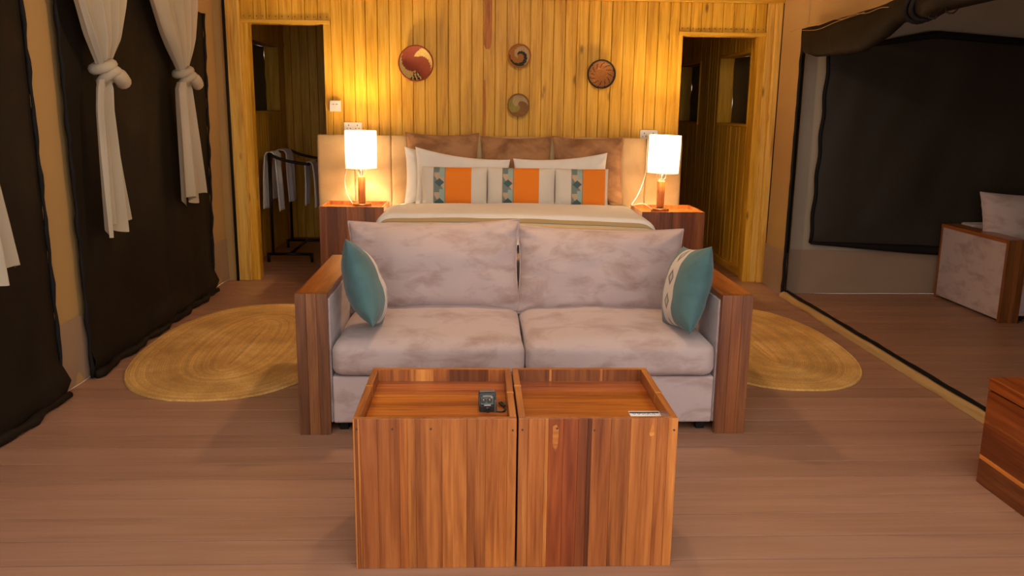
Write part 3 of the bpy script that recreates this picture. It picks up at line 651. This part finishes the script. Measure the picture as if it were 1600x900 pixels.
tb2, hx2, hy2 = tray_box('box_table', 'teak cube coffee table with dark red middle boards and a card in its tray', 'coffee table', 0.1335, 0.633, 2.467, 2.996, 0.505,
    [(.030, (0.85, 0.56, 0.38)), (.050, WARM), (.012, ORN), (.045, (0.74, 0.33, 0.19)), (.045, (0.60, 0.26, 0.17)), (.030, (0.46, 0.22, 0.15)), (.012, (0.30, 0.15, 0.11)), (.060, (0.80, 0.48, 0.32)), (.060, (0.88, 0.56, 0.36)), (.080, (1.0, 0.65, 0.40)), (.035, WARM), (.030, ORN)],
    [(.13, RED), (.010, LGT), (.20, RED), (.012, LGT), (.16, RED)], 'teak cube coffee tables side by side')
f2 = [c for c in tb2.children if c.name.startswith('front_panel')][0]
def slab(parent, name, pts, y, mat, color):
    l = parent.location; o = mesh(name, [(px_-l.x, yy-l.y, pz-l.z) for yy in (y, y+0.001) for px_, pz in pts], [tuple(range(len(pts))), tuple(len(pts)+q for q in range(len(pts)))]+[(q, (q+1) % len(pts), len(pts)+(q+1) % len(pts), len(pts)+q) for q in range(len(pts))], mat, parent); o.color = (*color, 1); return o
slab(f2, 'wood_patch', [(0.160, 0.455), (0.168, 0.488), (0.176, 0.470), (0.176, 0.450), (0.163, 0.447)], -hy2-0.0007, M['teak_x'], LGT)
slab(f2, 'wood_patch', [(-0.143, 0.480), (-0.132, 0.487), (-0.124, 0.470), (-0.126, 0.420), (-0.134, 0.395), (-0.143, 0.420)], -hy2-0.0007, M['teak_x'], ORN)

# small camera in the tray
cm = thing('compact_camera', 'small black camera with dials and looped wrist strap in the tray', 'camera', (0.040, 2.672, 0.460), math.radians(4))
prof = [(-0.024, 0.0), (-0.024, 0.022), (0.006, 0.046), (0.016, 0.058), (0.028, 0.058), (0.030, 0.0)]
bm = bmesh.new(); vl = [[bm.verts.new((sx*0.029, a_, b_)) for a_, b_ in prof] for sx in (-1, 1)]
bm.faces.new(vl[0]); bm.faces.new(vl[1])
for q in range(6): bm.faces.new((vl[0][q], vl[0][(q+1) % 6], vl[1][(q+1) % 6], vl[1][q]))
bmesh.ops.bevel(bm, geom=bm.edges[:], offset=0.003, segments=2, affect='EDGES'); bmobj('camera_body', bm, M['rubber'], cm)
SL = math.radians(38.6); nv_ = Vector((0, -math.sin(SL), math.cos(SL))); up_ = Vector((0, math.cos(SL), math.sin(SL)))
def on_slope(o, x, t_, h_): o.location = Vector((x, -0.009, 0.034))+up_*t_+nv_*h_; o.rotation_euler.x = SL; return o
on_slope(box('top_plate', -0.025, 0.019, -0.0155, 0.0155, -0.002, 0.002, M['camgrey'], cm, 0.0015, 2), -0.003, 0, 0.0015)
on_slope(box('trim_bar', -0.016, 0.016, -0.002, 0.002, -0.002, 0.002, M['chrome'], cm, 0.0008), -0.001, 0.0165, 0.003)
box('rear_cover', -0.027, 0.025, 0.010, 0.029, 0.056, 0.0605, M['camtop'], cm, 0.002, 2)
for dx in (-0.015, 0.005):
    dl = lathe('dial', [(0.0082, 0), (0.0082, 0.004), (0.006, 0.0048), (0.0035, 0.0048), (0.003, 0.006)], M['rubber'], cm, 20); on_slope(dl, dx, -0.002, 0.0032)
    lathe('dial_cap', [(0.0032, 0.006), (0.003, 0.007)], M['chrome'], dl, 12)
on_slope(lathe('shutter_button', [(0.004, 0), (0.004, 0.004)], M['chrome'], cm, 14), 0.013, 0.009, 0.003)
ln = lathe('lens', [(0.0095, 0), (0.0095, 0.009), (0.008, 0.010), (0.007, 0.007)], M['rubber'], cm, 24); ln.location = (-0.003, -0.0235, 0.0105); ln.rotation_euler.x = PI/2
lathe('lens_glass', [(0.0068, 0.0065), (0.004, 0.0078), (0.001, 0.0082)], M['glass'], ln, 20)
box('lens_plate', -0.014, 0.009, -0.0262, -0.0235, 0.0205, 0.0255, M['chrome'], cm, 0.0008)
box('grip', 0.019, 0.027, -0.029, -0.018, 0.0, 0.040, M['camtop'], cm, 0.003, 2)
tube('wrist_strap', spline([(0.024, -0.024, 0.004), (0.040, -0.030, 0.003), (0.053, -0.024, 0.0034), (0.0585, 0.000, 0.0036), (0.050, 0.028, 0.007), (0.043, 0.044, 0.006), (0.051, 0.050, 0.006), (0.057, 0.032, 0.008), (0.0585, 0.006, 0.010)], 8), 0.0033, M['rubber'], cm, 6)

# card in the second tray
cd = thing('card', 'white printed card with a dark stripe lying in the tray', 'card', (0.562, 2.630, 0.4602))
box('card_sheet', -0.053, 0.053, -0.028, 0.020, 0, 0.0012, M['card'], cd, 0)
box('dark_stripe', -0.052, 0.047, 0.000, 0.014, 0.0012, 0.0015, M['ink'], cd, 0)
for q in range(5):
    tube('script_line', spline([(-0.044+q*0.016+0.003*j, -0.006+0.007*math.sin(j*2.1+q), 0.0015) for j in range(5)], 4), 0.0007, M['ink'], cd, 4)

# ------------------------------------------------------------------ sofas
def sofa(label, x0, x1, y0, y1, ah, rx, cush, outer):
    """wooden armed sofa; front at y0"""
    cx = (x0+x1)/2; t = thing('sofa', label, 'sofa', (cx, y0, 0)); w = (x1-x0)/2; D = y1-y0; A = 0.138
    for s_ in (-1, 1):
        a, b = (-w, -w+A) if s_ < 0 else (w-A, w)
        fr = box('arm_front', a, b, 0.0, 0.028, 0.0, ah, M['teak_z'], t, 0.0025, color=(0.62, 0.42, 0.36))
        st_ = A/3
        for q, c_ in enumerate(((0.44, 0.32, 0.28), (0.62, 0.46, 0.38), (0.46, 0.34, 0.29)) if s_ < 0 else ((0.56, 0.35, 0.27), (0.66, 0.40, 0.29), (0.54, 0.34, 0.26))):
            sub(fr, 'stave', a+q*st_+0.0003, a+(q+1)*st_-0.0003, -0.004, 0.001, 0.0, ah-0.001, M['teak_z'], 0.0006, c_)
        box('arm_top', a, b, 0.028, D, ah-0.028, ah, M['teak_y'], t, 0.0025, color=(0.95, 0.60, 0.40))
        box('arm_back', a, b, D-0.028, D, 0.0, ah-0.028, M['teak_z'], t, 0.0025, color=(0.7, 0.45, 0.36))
        i0, i1 = (b-0.012, b) if s_ < 0 else (a, a+0.012)
        box('arm_lining', i0-0.006, i1+0.006, 0.029, D-0.03, 0.045, ah-0.029, M['velvet'], t, 0.004)
        o0, o1 = (a+0.002, a+0.02) if s_ < 0 else (b-0.02, b-0.002)
        box('arm_side', o0, o1, 0.028, D-0.028, 0.02, ah-0.028, M['velvet'] if outer else M['teak_y'], t, 0.003, color=(0.7, 0.45, 0.36))
    i0, i1 = -w+A+0.008, w-A-0.008
    box('seat_base', i0, i1, 0.02, D-0.10, 0.045, 0.265, M['velvet'], t, 0.010, 3)
    box('back_frame', i0, i1, D-0.16, D, 0.045, 0.66*ah/0.645, M['velvet'], t, 0.02, 3)
    for lx in (i0+0.04, i1-0.04):
        for ly in (0.08, D-0.08): box('foot', lx-0.02, lx+0.02, ly-0.02, ly+0.02, 0, 0.046, M['zip'], t, 0.002)
    n = len(cush); cw = (i1-i0)/n
    for q in range(n):
        sc = rounded('seat_cushion', i0+q*cw+0.004, i0+(q+1)*cw-0.004, -0.012, D-0.16, 0.268, 0.425, 0.045, M['velvet'], t, 0.028, q*3.0+x0, 0.006)
    for q, (xc, zc, w_, h_, lean, tilt, yc) in enumerate(cush):
        bc = pillow('back_cushion', w_, h_, 0.22, M['velvet'], t, (M['velvet'], 0.0055), kx=0.045, kz=0.085, seed=q*2+x0+3, wr=0.026, p=3.0)
        loc = Vector((xc-cx, yc-y0, zc)); bc.matrix_local = Matrix.Translation(loc) @ (Ry(tilt) @ Rx(lean)).to_4x4()
    return t
sofa('mauve velvet two seat sofa with teak arms at the foot of the bed', -0.785, 1.227, 3.6, 4.58, 0.648, 0, [(-0.215, 0.640, 0.88, 0.47, -13, -1.0, 4.30), (0.645, 0.618, 0.87, 0.455, -13, 1.0, 4.30)], False)
sofa('mauve velvet sofa with teak arm ends standing in the annex', 3.684, 5.45, 5.63, 6.50, 0.590, 0, [(4.165, 0.655, 0.80, 0.42, -18, 2, 6.12), (4.97, 0.655, 0.78, 0.42, -18, 0, 6.12)], True)

# teal cushions
k = NT('teal_band_print'); tc = k.n('ShaderNodeTexCoord'); sp = k.n('ShaderNodeSeparateXYZ'); k.l(tc.outputs['Object'], sp.inputs[0])
ax = k.math('ABSOLUTE', sp.outputs[0]); front = k.math('LESS_THAN', sp.outputs[1], 0.0)
band = k.math('MULTIPLY', k.math('LESS_THAN', ax, 0.062), front)
zz = k.math('ABSOLUTE', k.math('MULTIPLY_ADD', k.math('FRACT', k.math('MULTIPLY_ADD', sp.outputs[2], 9.0, 5.2)), 2.0, -1.0))
dia = k.math('LESS_THAN', k.math('ADD', k.math('MULTIPLY', ax, 26.0), zz), 0.72)
ring = k.math('LESS_THAN', k.math('ADD', k.math('MULTIPLY', ax, 26.0), zz), 0.40)
c = k.mix(dia, (0.58, 0.50, 0.43, 1), (0.10, 0.085, 0.075, 1)); c = k.mix(ring, c, (0.40, 0.33, 0.27, 1))
tcol = k.ramp(k.noise(k.coords((1, 1, 1)), 8.0, 4), [(0.4, (0.050, 0.115, 0.115, 1)), (0.6, (0.066, 0.142, 0.140, 1))])
k.base(k.mix(band, tcol, c)); k.set(Roughness=0.8, Sheen_Weight=0.2); k.bump(k.noise(k.coords((1, 1, 1)), 200, 2), 0.25, 0.002); M['tealband'] = k.m
o = pillow('teal_cushion', 0.40, 0.40, 0.175, M['tealband'], None, None, kx=0.10, kz=0.10, seed=21, wr=0.012, p=2.2, q=0.55)
loc_rot(o, (-0.508, 3.78, 0.648), Ry(-17) @ Rz(96) @ Ry(14)); tag(o, 'teal cushion with pale band leaning on the sofa arm facing the dark canvas door', 'cushion', 'teal cushions on the sofa')
o = pillow('teal_cushion', 0.40, 0.40, 0.175, M['tealband'], None, None, kx=0.09, kz=0.09, seed=33, wr=0.012, p=2.3, q=0.55)
loc_rot(o, (0.976, 3.80, 0.636), Ry(14) @ Rz(-88) @ Ry(-10)); tag(o, 'teal cushion with pale band leaning on the sofa arm facing the annex', 'cushion', 'teal cushions on the sofa')

# ------------------------------------------------------------------ nightstands and lamps
NB = [(.06, RED), (.08, DRK), (.07, RED), (.09, WARM), (.05, RED), (.08, DRK), (.07, MID)]
NBR = [(.05, (0.55, 0.30, 0.22)), (.09, RED), (.06, DRK), (.08, RED), (.05, (0.50, 0.25, 0.18)), (.08, RED)]
tray_box('nightstand', 'teak nightstand by the left alcove doorway with a tray top', 'nightstand', -1.205, -0.71, 6.50, 6.92, 0.685, NB, [(.2, MID), (.2, WARM)], 'teak nightstands', 0.018, 0.026, traycol=(1, 0.78, 0.45))
tray_box('nightstand', 'teak nightstand by the right alcove doorway with a tray top', 'nightstand', 1.262, 1.745, 6.36, 6.86, 0.680, NBR, [(.2, MID), (.2, WARM)], 'teak nightstands', 0.018, 0.026, traycol=(1, 0.78, 0.45))
def lamp(x, y, z, tilt, label):
    t = thing('table_lamp', label, 'lamp', (x, y, z), 0, 'bedside lamps')
    lathe('lamp_base', [(0.066, 0), (0.071, 0.004), (0.071, 0.024), (0.066, 0.029), (0.01, 0.029)], M['teak_x'], t, 40).color = (1.0, 0.72, 0.42, 1)
    box('stem', -0.027, 0.027, -0.027, 0.027, 0.028, 0.245, M['teak_z'], t, 0.012, 4, (0.95, 0.68, 0.40), True)
    lathe('lamp_socket', [(0.012, 0.243), (0.012, 0.262), (0.018, 0.264), (0.019, 0.305)], M['chrome'], t, 20)
    for a in (0, PI/2):
        tube('harp', [(0.036*math.cos(a)*math.sin(2*PI*q/20), 0.036*math.sin(a)*math.sin(2*PI*q/20), 0.283-0.036*math.cos(2*PI*q/20)) for q in range(21)], 0.002, M['chrome'], t, 6)
    lathe('bulb', [(0.014, 0.305), (0.020, 0.325), (0.032, 0.355), (0.034, 0.375), (0.026, 0.398), (0.008, 0.408)], M['bulb'], t, 20)
    sh = lathe('lamp_shade', [(0.121, 0.302), (0.124, 0.592)], M['shade'], t, 64, close=False); sh.rotation_euler.y = math.radians(tilt); sh.location.x = -0.0
    for zr in (0.302, 0.592): closed_tube('shade_rim', [(0.1225*math.cos(2*PI*q/48), 0.1225*math.sin(2*PI*q/48), zr) for q in range(48)], 0.0022, M['cotton'], sh, 6)
    ld = bpy.data.lights.new('bulb_light', 'POINT'); ld.energy = LAMP_W; ld.color = LAMP_COL; ld.shadow_soft_size = 0.035
    lo = link(bpy.data.objects.new('bulb_light', ld)); lo.parent = t; lo.location = (0, 0, 0.45)
    return t
lamp(-0.904, 6.72, 0.660, 0.0, 'lit table lamp on the nightstand beside the left alcove and clothes rack')
lamp(1.449, 6.60, 0.655, 1.5, 'lit table lamp on the nightstand beside the right alcove doorway')
tag(tube('lamp_cord', spline([(-0.99, 7.03, 1.25), (-1.0, 6.98, 1.235), (-1.01, 6.935, 1.222), (-1.02, 6.920, 1.19), (-1.03, 6.91, 1.0), (-1.062, 6.89, 0.86), (-1.045, 6.88, 0.75), (-1.0, 6.80, 0.69), (-0.965, 6.74, 0.667)], 8), 0.0035, M['cord']), 'white cord curving down to the lamp by the left alcove', 'cord', 'white lamp cords')
tag(tube('lamp_cord', spline([(1.40, 7.03, 1.235), (1.395, 6.98, 1.230), (1.393, 6.935, 1.222), (1.39, 6.918, 1.18), (1.38, 6.88, 1.08), (1.36, 6.80, 0.93), (1.29, 6.70, 0.78), (1.215, 6.55, 0.715), (1.235, 6.52, 0.715), (1.30, 6.55, 0.722), (1.36, 6.57, 0.69), (1.395, 6.58, 0.660)], 8), 0.0035, M['cord']), 'white cord looping over the nightstand edge to the lamp by the right alcove', 'cord', 'white lamp cords')

# sockets and switch
def socket(x, z, w, h, label, holes):
    t = thing('wall_socket', label, 'socket', (x, YB-0.004, z)); box('plate', -w/2, w/2, -0.012, 0.0, -h/2, h/2, M['plastic'], t, 0.003, 2)
    for hx_, hz_, s_ in holes: box('pin_slot', hx_-s_/2, hx_+s_/2, -0.0135, -0.011, hz_-s_, hz_+s_, M['hole'], t, 0)
    return t
pins = lambda ox: [(ox, 0.014, 0.006), (ox-0.013, -0.012, 0.005), (ox+0.013, -0.012, 0.005)]
a = socket(-1.005, 1.272, 0.145, 0.075, 'white double wall socket above the lamp near the left alcove', pins(-0.035)+pins(0.035))
box('rocker', -0.045, -0.03, -0.015, -0.011, 0.02, 0.032, M['plastic'], a, 0.001)
a = socket(1.421, 1.235, 0.146, 0.082, 'white double wall socket above the lamp near the right alcove', pins(-0.038)+pins(0.035))
box('rocker', 0.03, 0.045, -0.015, -0.011, 0.02, 0.032, M['plastic'], a, 0.001)
t = thing('light_switch', 'square white double light switch beside the left doorway', 'light switch', (-1.140, YB-0.014, 1.437))
box('plate', -0.045, 0.045, -0.026, 0.0, -0.043, 0.043, M['plastic'], t, 0.004, 2)
for q in (-1, 1): box('rocker', q*0.013-0.010, q*0.013+0.010, -0.030, -0.025, -0.018, 0.018, M['plastic'], t, 0.002); box('mark', q*0.013-0.007, q*0.013+0.007, -0.0305, -0.029, 0.012, 0.016, M['hole'], t, 0)

# ------------------------------------------------------------------ woven baskets on the wall
def basket(x, z, r, rings, fn, label, rimc):
    """coiled basket: each coil a ring of ridged weave; colours woven per stitch by fn(radius 0..1, angle)"""
    t = thing('woven_basket', label, 'basket', (x, YB-0.006, z), 0, 'coiled baskets on the plank wall'); seg = 72; sub_ = 4; nv = rings*sub_
    vs, fs, mi = [], [], []
    for i in range(nv+1):
        q = i/nv; rr = r*0.96*q; dpt = -0.012-0.05*(q**2.2); rid = 0.0022*abs(math.sin(PI*i/sub_))
        for j in range(seg): a = 2*PI*j/seg; vs.append((rr*math.cos(a), dpt-rid, rr*math.sin(a)))
    for i in range(nv):
        for j in range(seg):
            k2 = (j+1) % seg; fs.append((i*seg+j, i*seg+k2, (i+1)*seg+k2, (i+1)*seg+j)); mi.append(fn((math.floor(i/sub_)+.5)/rings, 2*PI*(j+.5)/seg))
    names = sorted(set(mi)); me = bpy.data.meshes.new('coils'); me.from_pydata(vs, [], fs)
    for nme in names: me.materials.append(M[nme])
    for p_, m_ in zip(me.polygons, mi): p_.material_index = names.index(m_); p_.use_smooth = True
    o = bpy.data.objects.new('coils', me); link(o); o.parent = t
    # outer wall of the bowl going back to the planks
    lt = lathe('bowl_back', [(r*0.97, 0.060), (r*0.85, 0.036), (r*0.55, 0.012), (r*0.2, 0.004)], M[rimc], t, 48, close=False); lt.rotation_euler.x = PI/2
    closed_tube('rim', [(r*0.97*math.cos(2*PI*q/64), -0.0625, r*0.97*math.sin(2*PI*q/64)) for q in range(64)], r*0.035+0.001, M[rimc], t, 8)
    return t
def straw(name, c): 
    k = NT(name); v = k.coords((1, 1, 1), False); n_ = k.noise(v, 160, 2); d_ = tuple(a*0.72 for a in c[:3])+(1,)
    k.base(k.ramp(n_, [(0.35, d_), (0.65, c)])); k.set(Roughness=0.8); k.bump(n_, 0.4, 0.002); return k.m
M['b_red'] = straw('red_straw', (0.24, 0.040, 0.012, 1)); M['b_yel'] = straw('yellow_straw', (0.62, 0.43, 0.13, 1)); M['b_org'] = straw('orange_straw', (0.40, 0.15, 0.03, 1))
M['b_tan'] = straw('tan_straw', (0.52, 0.36, 0.17, 1)); M['b_grn'] = straw('dark_green_straw', (0.018, 0.035, 0.025, 1)); M['b_olv'] = straw('olive_straw', (0.33, 0.27, 0.06, 1)); M['b_brn'] = straw('brown_straw', (0.27, 0.135, 0.045, 1)); M['b_blk'] = straw('black_straw', (0.025, 0.012, 0.008, 1))
def ang(a): return a % (2*PI)
def within(b, lo, hi): return (b-lo) % 360 < (hi-lo)
def fn1(q, a):
    b = math.degrees(a)
    if q < 0.44: return 'b_red'
    d = q-0.45
    if within(b, 70-184*d, 102-72*d): return 'b_yel'
    if within(b, 248, 292) and q > 0.5: return 'b_yel' if int(((b-248-30*d) % 360)/7.5) % 2 else 'b_blk'
    if within(b, 255-208*d, 266-36*d): return 'b_yel'
    return 'b_red'
def fn2(q, a):
    b = math.degrees(a); gc = 60-330*(q-0.36)
    if q > 0.93 or q < 0.16: return 'b_org'
    if within(b, gc-25-60*q, gc+38+12*q) and q > 0.2: return 'b_grn'
    if within(b, gc+30, gc+120+110*max(0, q-0.3)): return 'b_tan'
    return 'b_org'
def fn3(q, a):
    s_ = math.degrees(ang(a + q*2.2))
    if q > 0.94: return 'b_brn'
    return 'b_tan' if 110 < s_ < 230 else ('b_olv' if 230 <= s_ < 340 else 'b_brn')
def fn4(q, a):
    if q > 0.93: return 'b_blk'
    s_ = math.degrees(ang(a + q*0.9)); m_ = s_ % 30
    return 'b_blk' if (m_ < 5 and 0.45 < q < 0.85+0.1*math.sin(s_)) else 'b_org' if q < 0.9 else 'b_brn'
basket(-0.487, 1.778, 0.140, 17, fn1, 'largest red and yellow coiled basket with swirl on the plank wall', 'b_red')
basket(0.340, 1.850, 0.092, 12, fn2, 'orange coiled basket with dark green swirl on the plank wall', 'b_org')
basket(0.337, 1.464, 0.090, 12, fn3, 'small olive and tan swirled basket just above the pillows', 'b_brn')
basket(1.004, 1.716, 0.114, 15, fn4, 'brown basket with black rim and curved dark ticks on the wall', 'b_blk')

# ------------------------------------------------------------------ clothes rack with towels
rk = thing('clothes_rack', 'black steel clothes rack standing in the left alcove', 'clothes rack', (-1.74, 8.25, 0))
def bar(name, a, b, r=0.014): return tube(name, [a, b], r, M['metal'], rk, 8)
for yy in (-0.38, 0.45):
    bar('foot_bar', (-0.20, yy, 0.075), (0.20, yy, 0.075)); bar('foot', (-0.20, yy, 0.0), (-0.20, yy, 0.085)); bar('foot', (0.20, yy, 0.0), (0.20, yy, 0.085))
    bar('post', (-0.155, yy, 0.07), (-0.155, yy, 1.0)); tube('top_bar', spline([(-0.155, yy, 1.0), (-0.05, yy, 0.955), (0.08, yy, 0.925), (0.21, yy, 0.91)], 5), 0.014, M['metal'], rk, 8)
bar('rail', (-0.155, -0.38, 1.0), (-0.155, 0.45, 1.0)); bar('rail', (0.19, -0.38, 0.91), (0.19, 0.45, 0.91)); bar('lower_rail', (0.0, -0.38, 0.075), (0.0, 0.45, 0.075))
def towel(x, y, z, w, l1, l2, sp_, label, seed):
    t = thing('towel', label, 'towel', (x, y, z), 0, 'pale towels on the clothes rack')
    L_ = l1+l2+0.06
    def fn(u, v):
        s_ = v*L_; yy = (u-0.5)*w
        if s_ < l1: d = l1-s_; px = sp_*(0.7+0.3*(d/l1)**0.6); pz = -d
        elif s_ < l1+0.06: a = (s_-l1)/0.06*PI; px = 0.7*sp_*math.cos(a); pz = 0.030*math.sin(a)
        else: d = s_-l1-0.06; px = -sp_*(0.7+0.3*(d/l2)**0.6); pz = -d
        return (px+0.012*math.sin(yy*34+seed+s_*2)*min(1, abs(pz)*6), yy, pz-0.008)
    o = grid('cloth', fn, 24, 44, M['cotton'], t); sm = o.modifiers.new('thickness', 'SOLIDIFY'); sm.thickness = 0.010; return t
towel(-1.895, 8.02, 1.0, 0.24, 0.52, 0.50, 0.070, 'pale towel on the clothes rack at the front post, hanging lowest', 0)
towel(-1.895, 8.45, 1.0, 0.26, 0.48, 0.45, 0.085, 'pale towel on the clothes rack behind the front towel', 2)
towel(-1.550, 8.05, 0.91, 0.24, 0.40, 0.38, 0.055, 'pale short towel on the lower rail next to the headboard', 4)

# ------------------------------------------------------------------ rugs
def rug(cx, cy, a, b, label, seed):
    n_ = 2.35; seg = 120; rings = 44; sb = 3; vs, fs = [], []
    for i in range(rings*sb+1):
        q = 0.02+0.98*i/(rings*sb); hz = 0.008+0.0035*abs(math.sin(PI*i/sb))
        if i == rings*sb: hz = 0.001
        ins = (1-q)*min(a, b)
        for j in range(seg):
            th = 2*PI*j/seg; c_, s_ = math.cos(th), math.sin(th); ra, rb = max(0.004, a-ins), max(0.004, b-ins)
            wob = 1+0.006*noise.noise(Vector((c_*2, s_*2, seed)))
            vs.append((ra*math.copysign(abs(c_)**(2/n_), c_)*wob, rb*math.copysign(abs(s_)**(2/n_), s_)*wob, hz+0.0012*noise.noise(Vector((c_*ra*60, s_*rb*60, q*50)))))
    for i in range(rings*sb):
        for j in range(seg): k2 = (j+1) % seg; fs.append((i*seg+j, i*seg+k2, (i+1)*seg+k2, (i+1)*seg+j))
    fs.append(tuple(range(seg)))
    o = mesh('jute_rug', vs, fs, M['jute'], None, True)
    ca = o.data.color_attributes.new('braid', 'FLOAT_COLOR', 'POINT'); rng = random.Random(seed); tone = [rng.uniform(0.84, 1.08) for _ in range(rings+1)]
    for i_ in range(len(vs)):
        t_ = tone[(i_//seg)//sb]; ca.data[i_].color = (t_, t_, t_, 1); o.location = (cx, cy, 0); tag(o, label, 'rug', 'oval braided jute rugs')
rug(-1.395, 5.07, 0.59, 1.04, 'oval braided jute rug between the sofa and the dark canvas doors', 1)
rug(1.765, 5.13, 0.525, 0.955, 'oval braided jute rug between the sofa and the annex opening', 2)

# ------------------------------------------------------------------ chest at the right edge, with a paper on it
ch = thing('wooden_chest', 'dark teak chest of horizontal boards beside the annex opening', 'chest', (2.208, 2.80, 0))
cz = [(0.0, 0.10, DRK), (0.10, 0.118, (1.6, 1.1, 0.55)), (0.118, 0.25, (0.48, 0.22, 0.12)), (0.25, 0.265, (1.0, 0.6, 0.3)), (0.265, 0.385, (0.62, 0.30, 0.16))]
bd = box('body', -0.189, 0.189, -0.274, 0.274, 0.004, 0.38, M['teak_y'], ch, 0.002, color=DRK)
for z0, z1, c_ in cz:
    sub(bd, 'board', -0.195, -0.188, -0.28, 0.28, z0+0.0004, z1-0.0004, M['teak_y'], 0.001, c_)
    for yb in (-1, 1): sub(bd, 'board', -0.188, 0.195, yb*0.277-0.003, yb*0.277+0.003, z0+0.0004, z1-0.0004, M['teak_x'], 0.001, c_)
box('lid', -0.197, 0.197, -0.282, 0.282, 0.390, 0.438, M['teak_y'], ch, 0.003, color=(0.85, 0.42, 0.22))
t = thing('leaflet', 'pale folded leaflet lying on the dark teak chest', 'leaflet', (2.275, 2.98, 0.4382), math.radians(28))
grid('page', lambda u, v: (-0.11+0.22*u, -0.08+0.16*v, 0.001+0.012*u*u), 10, 4, M['paper'], t).modifiers.new('thickness', 'SOLIDIFY').thickness = 0.002
